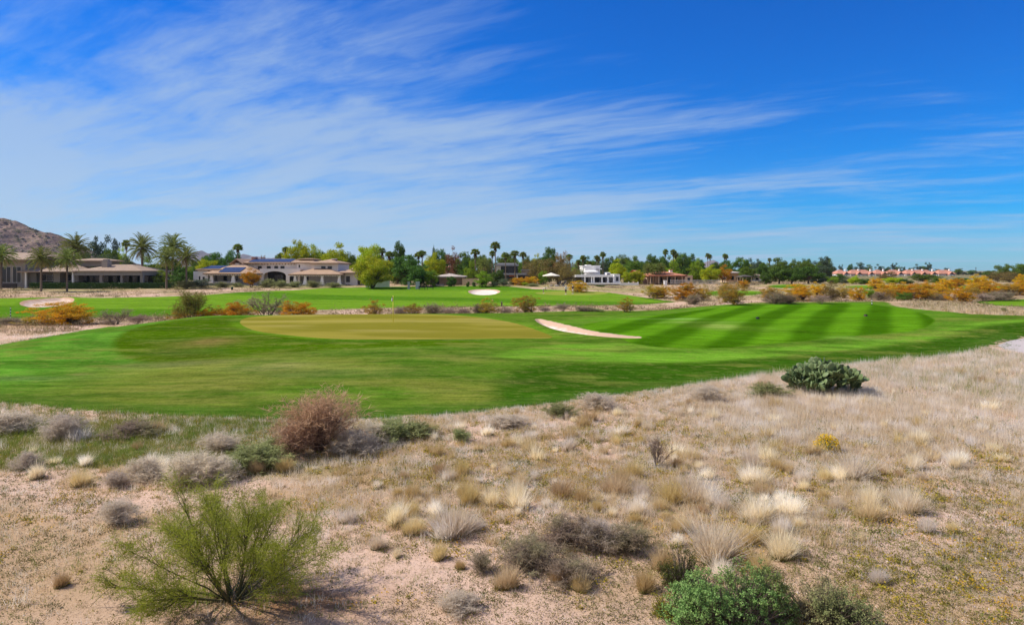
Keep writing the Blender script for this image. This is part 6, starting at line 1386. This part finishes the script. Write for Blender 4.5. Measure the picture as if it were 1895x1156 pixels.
def person(u, v, ymin, rz, label, shirt, shorts, pose, cap):
    x, y, z = spot(u, v, ymin); root = empty('person', (x, y, z), rz, label, 'person')
    # joints: pelvis, waist, chest, neck, head low, head, head top
    lean = {'stand': 0.0, 'bend': 1.15}[pose]; c, s = math.cos(lean), math.sin(lean)
    P = Vector((0,0,.94)); 
    def T(d, side=0.0, fwd=0.0): return P+Vector((side, -(s*d)-fwd*c, c*d-fwd*s))
    J = [P, T(.16), T(.42), T(.54), T(.60, 0, .02), T(.68, 0, .03), T(.76, 0, .02)]; R = [(.15,.11),(.145,.105),(.17,.115),(.055,.055),(.075,.085),(.082,.098),(.05,.06)]
    E = [(i, i+1) for i in range(6)]
    def limb(parent, pts, rr):
        k = parent
        for p_, r in zip(pts, rr): J.append(Vector(p_)); R.append((r, r) if not hasattr(r, '__len__') else r); E.append((k, len(J)-1)); k = len(J)-1
        return k
    nose = limb(5, [T(.675, 0, .125)], [.016])
    wr = {}
    for sx in (-1, 1):
        limb(0, [(sx*.09,0,.86),(sx*.10,-.03,.48),(sx*.105,.015,.09),(sx*.11,-.06,.04),(sx*.115,-.17,.025)], [.085,.058,.042,(.042,.035),(.03,.022)])
        sh = T(.47, sx*.19)
        if pose == 'bend': el = sh+Vector((sx*.03,-.04,-.27)); w_ = el+Vector((-sx*.09,-.12,-.20))
        else: el = sh+Vector((sx*.06,.02,-.28)); w_ = el+Vector((-sx*.02,-.14,-.20)) if sx > 0 else el+Vector((sx*.02,-.05,-.25))
        k = limb(2, [sh, el, w_], [.058,.043,.030]); d = (w_-el).normalized(); wr[sx] = (w_, d)
        pk = limb(k, [w_+d*.06], [.032]); base = w_+d*.085; sd_ = Vector((0,1,0)).cross(d).normalized()
        for q, ln in zip((-.024,-.008,.008,.024), (.062,.075,.07,.055)):
            f = d.cross(sd_)*(.3); limb(pk, [base+sd_*q, base+sd_*q+(d+f*.2).normalized()*ln*.55, base+sd_*q+(d+f).normalized()*ln], [.010,.009,.007])
        limb(k, [w_+d*.03+sd_*.035*sx, w_+d*.07+sd_*.055*sx], [.011,.009])
    skin_mesh('body', [j[:] for j in J], E, R, SKIN, root)
    a = [J[0]+(J[1]-J[0])*.3, J[1], J[2], T(.50)]; jj = a[:]; ee = [(0,1),(1,2),(2,3)]; rr = [(.165,.125),(.165,.12),(.19,.13),(.085,.075)]
    for sx in (-1, 1):
        sh = T(.47, sx*.19); w_, d = wr[sx]; el = sh+(w_-sh)*.42; jj += [sh, sh+(el-sh)*.85]; rr += [.078,.072]; n_ = len(jj); ee += [(2, n_-2), (n_-2, n_-1)]
    skin_mesh('shirt', [Vector(j)[:] for j in jj], ee, rr, shirt, root)
    jj = [J[0]+Vector((0,0,.03)), J[0]-Vector((0,0,.04))]; ee = [(0,1)]; rr = [(.168,.128),(.165,.13)]
    for sx in (-1, 1): jj += [Vector((sx*.095,0,.80)), Vector((sx*.105,-.02,.50))]; n_ = len(jj); ee += [(1,n_-2),(n_-2,n_-1)]; rr += [.105,.085]
    skin_mesh('shorts', [Vector(j)[:] for j in jj], ee, rr, shorts, root)
    G = Geo(); hc = J[5]; ax = (J[6]-J[4]).normalized(); n = 12; V = []
    fx_ = Vector((1,0,0)); fy_ = ax.cross(fx_)
    for j, (r, h_) in enumerate([(.104,.005),(.106,.04),(.085,.085),(.045,.112),(.004,.118)]):
        for i in range(n): t = 2*PI*i/n; V.append((hc+fx_*math.cos(t)*r*.9+fy_*math.sin(t)*r+ax*h_)[:])
    G.add(V, [(j*n+i, j*n+(i+1) % n, (j+1)*n+(i+1) % n, (j+1)*n+i) for j in range(4) for i in range(n)])
    fw = -fy_ if fy_.y > 0 else fy_
    bv = [(hc+fx_*q+fw*.09+ax*.02)[:] for q in (-.07,.07)]+[(hc+fx_*q+fw*.18+ax*.005)[:] for q in (.05,-.05)]; bv += [tuple(Vector(b)+ax*.008) for b in bv]
    G.add(bv, [(0,1,2,3),(7,6,5,4),(0,4,5,1),(1,5,6,2),(2,6,7,3),(3,7,4,0)]); G.build('cap', cap, root, True)
    shoe = Geo()
    for sx in (-1, 1): shoe.box(sx*.112-.05, sx*.112+.05, -.20, .06, -.01, .075)
    shoe.build('shoes', WHT, root)
    return root, wr
NAVY = plain('cloth_dark', (.03,.025,.03), (.02,.018,.022), .9); TEE = plain('cloth_white', (.82,.82,.80), (.76,.76,.74), .9); KHA = plain('cloth_khaki', (.66,.58,.46), (.6,.52,.41), .9)
person(1047, 544.5, 120, .5, 'person standing on the far green in white shirt and dark shorts', TEE, NAVY, 'stand', TEE)
person(1060, 543.5, 120, -.6, 'person standing on the far green in black shirt and pale shorts', NAVY, KHA, 'stand', WHT)
person(1005.5, 542.5, 120, 1.2, 'person in white shirt bending over on the far green', TEE, plain('cloth_grey', (.42,.42,.42), (.36,.36,.36), .9), 'bend', WHT)
# golf trolleys with bags
def trolley(u, v, rz, label, mt):
    x, y, z = at(u, v); o = empty('golf_trolley', (x, y, z), rz, label, 'golf trolley', 'push trolleys by the far green')
    a, b = Vector((0,.25,.28)), Vector((0,-.30,1.12)); b_ = Geo().tube([a, a+(b-a)*.08, a+(b-a)*.5, b], [.12,.15,.145,.165], 14).build('golf_bag', mt, o, True)
    G = Geo()
    for k in range(7): q = Vector((.09*math.cos(k*.9), .05*math.sin(k*.9), 0)); G.tube([b+q*.5, b+q+(b-a).normalized()*(.22+.03*(k % 3))], .012, 6); e_ = b+q+(b-a).normalized()*(.24+.03*(k % 3)); G.box(e_.x-.04,e_.x+.04,e_.y-.03,e_.y+.03,e_.z-.02,e_.z+.06)
    G.build('golf_clubs', plain('club_steel', (.35,.35,.37), (.25,.25,.27), .35), b_); Geo().box(-.10,.10,-.14,.02,.55,.80).build('pocket', WHT, b_)
    f = Geo(); f.tube([(0,.32,.22),(0,-.12,.50),(0,-.72,1.05)], .02, 8); f.tube([(-.32,.28,.22),(.32,.28,.22)], .018, 8); f.tube([(0,.2,.26),(0,.85,.14)], .018, 8); f.build('frame', FRMW, o)
    for wx, wy, r in ((-.33,.28,.2),(.33,.28,.2),(0,.85,.14)):
        w_ = Geo(); n = 18
        V = [(wx+dx, wy+rr*math.cos(2*PI*k/n), r+rr*math.sin(2*PI*k/n)) for dx, rr in ((-.03,r*.8),(-.03,r),(.03,r),(.03,r*.8)) for k in range(n)]
        w_.add(V, [(j*n+k, j*n+(k+1) % n, ((j+1) % 4)*n+(k+1) % n, ((j+1) % 4)*n+k) for j in range(4) for k in range(n)]); wo = w_.build('wheel', BLK, o); h_ = Geo(); h_.tube([(wx-.02,wy,r),(wx+.02,wy,r)], r*.78, 14); h_.build('hub', FRMW, wo)
    Geo().tube([(-.14,-.72,1.05),(.14,-.72,1.05)], .022, 8).build('handle', BLK, o)
trolley(1035.5, 163, 1.3, 'black and white golf bag on a push trolley behind the golfers, left one', BLK); trolley(1044, 164, 1.8, 'black golf bag on a push trolley behind the golfers, right one', BLK)
# dark desert plant in the tall dry grass at the right
near('sage', 'dark_shrub', 1858, 577, 14, 8, 'tiny dark shrub in the tall cream grass at the right', 'shrub')
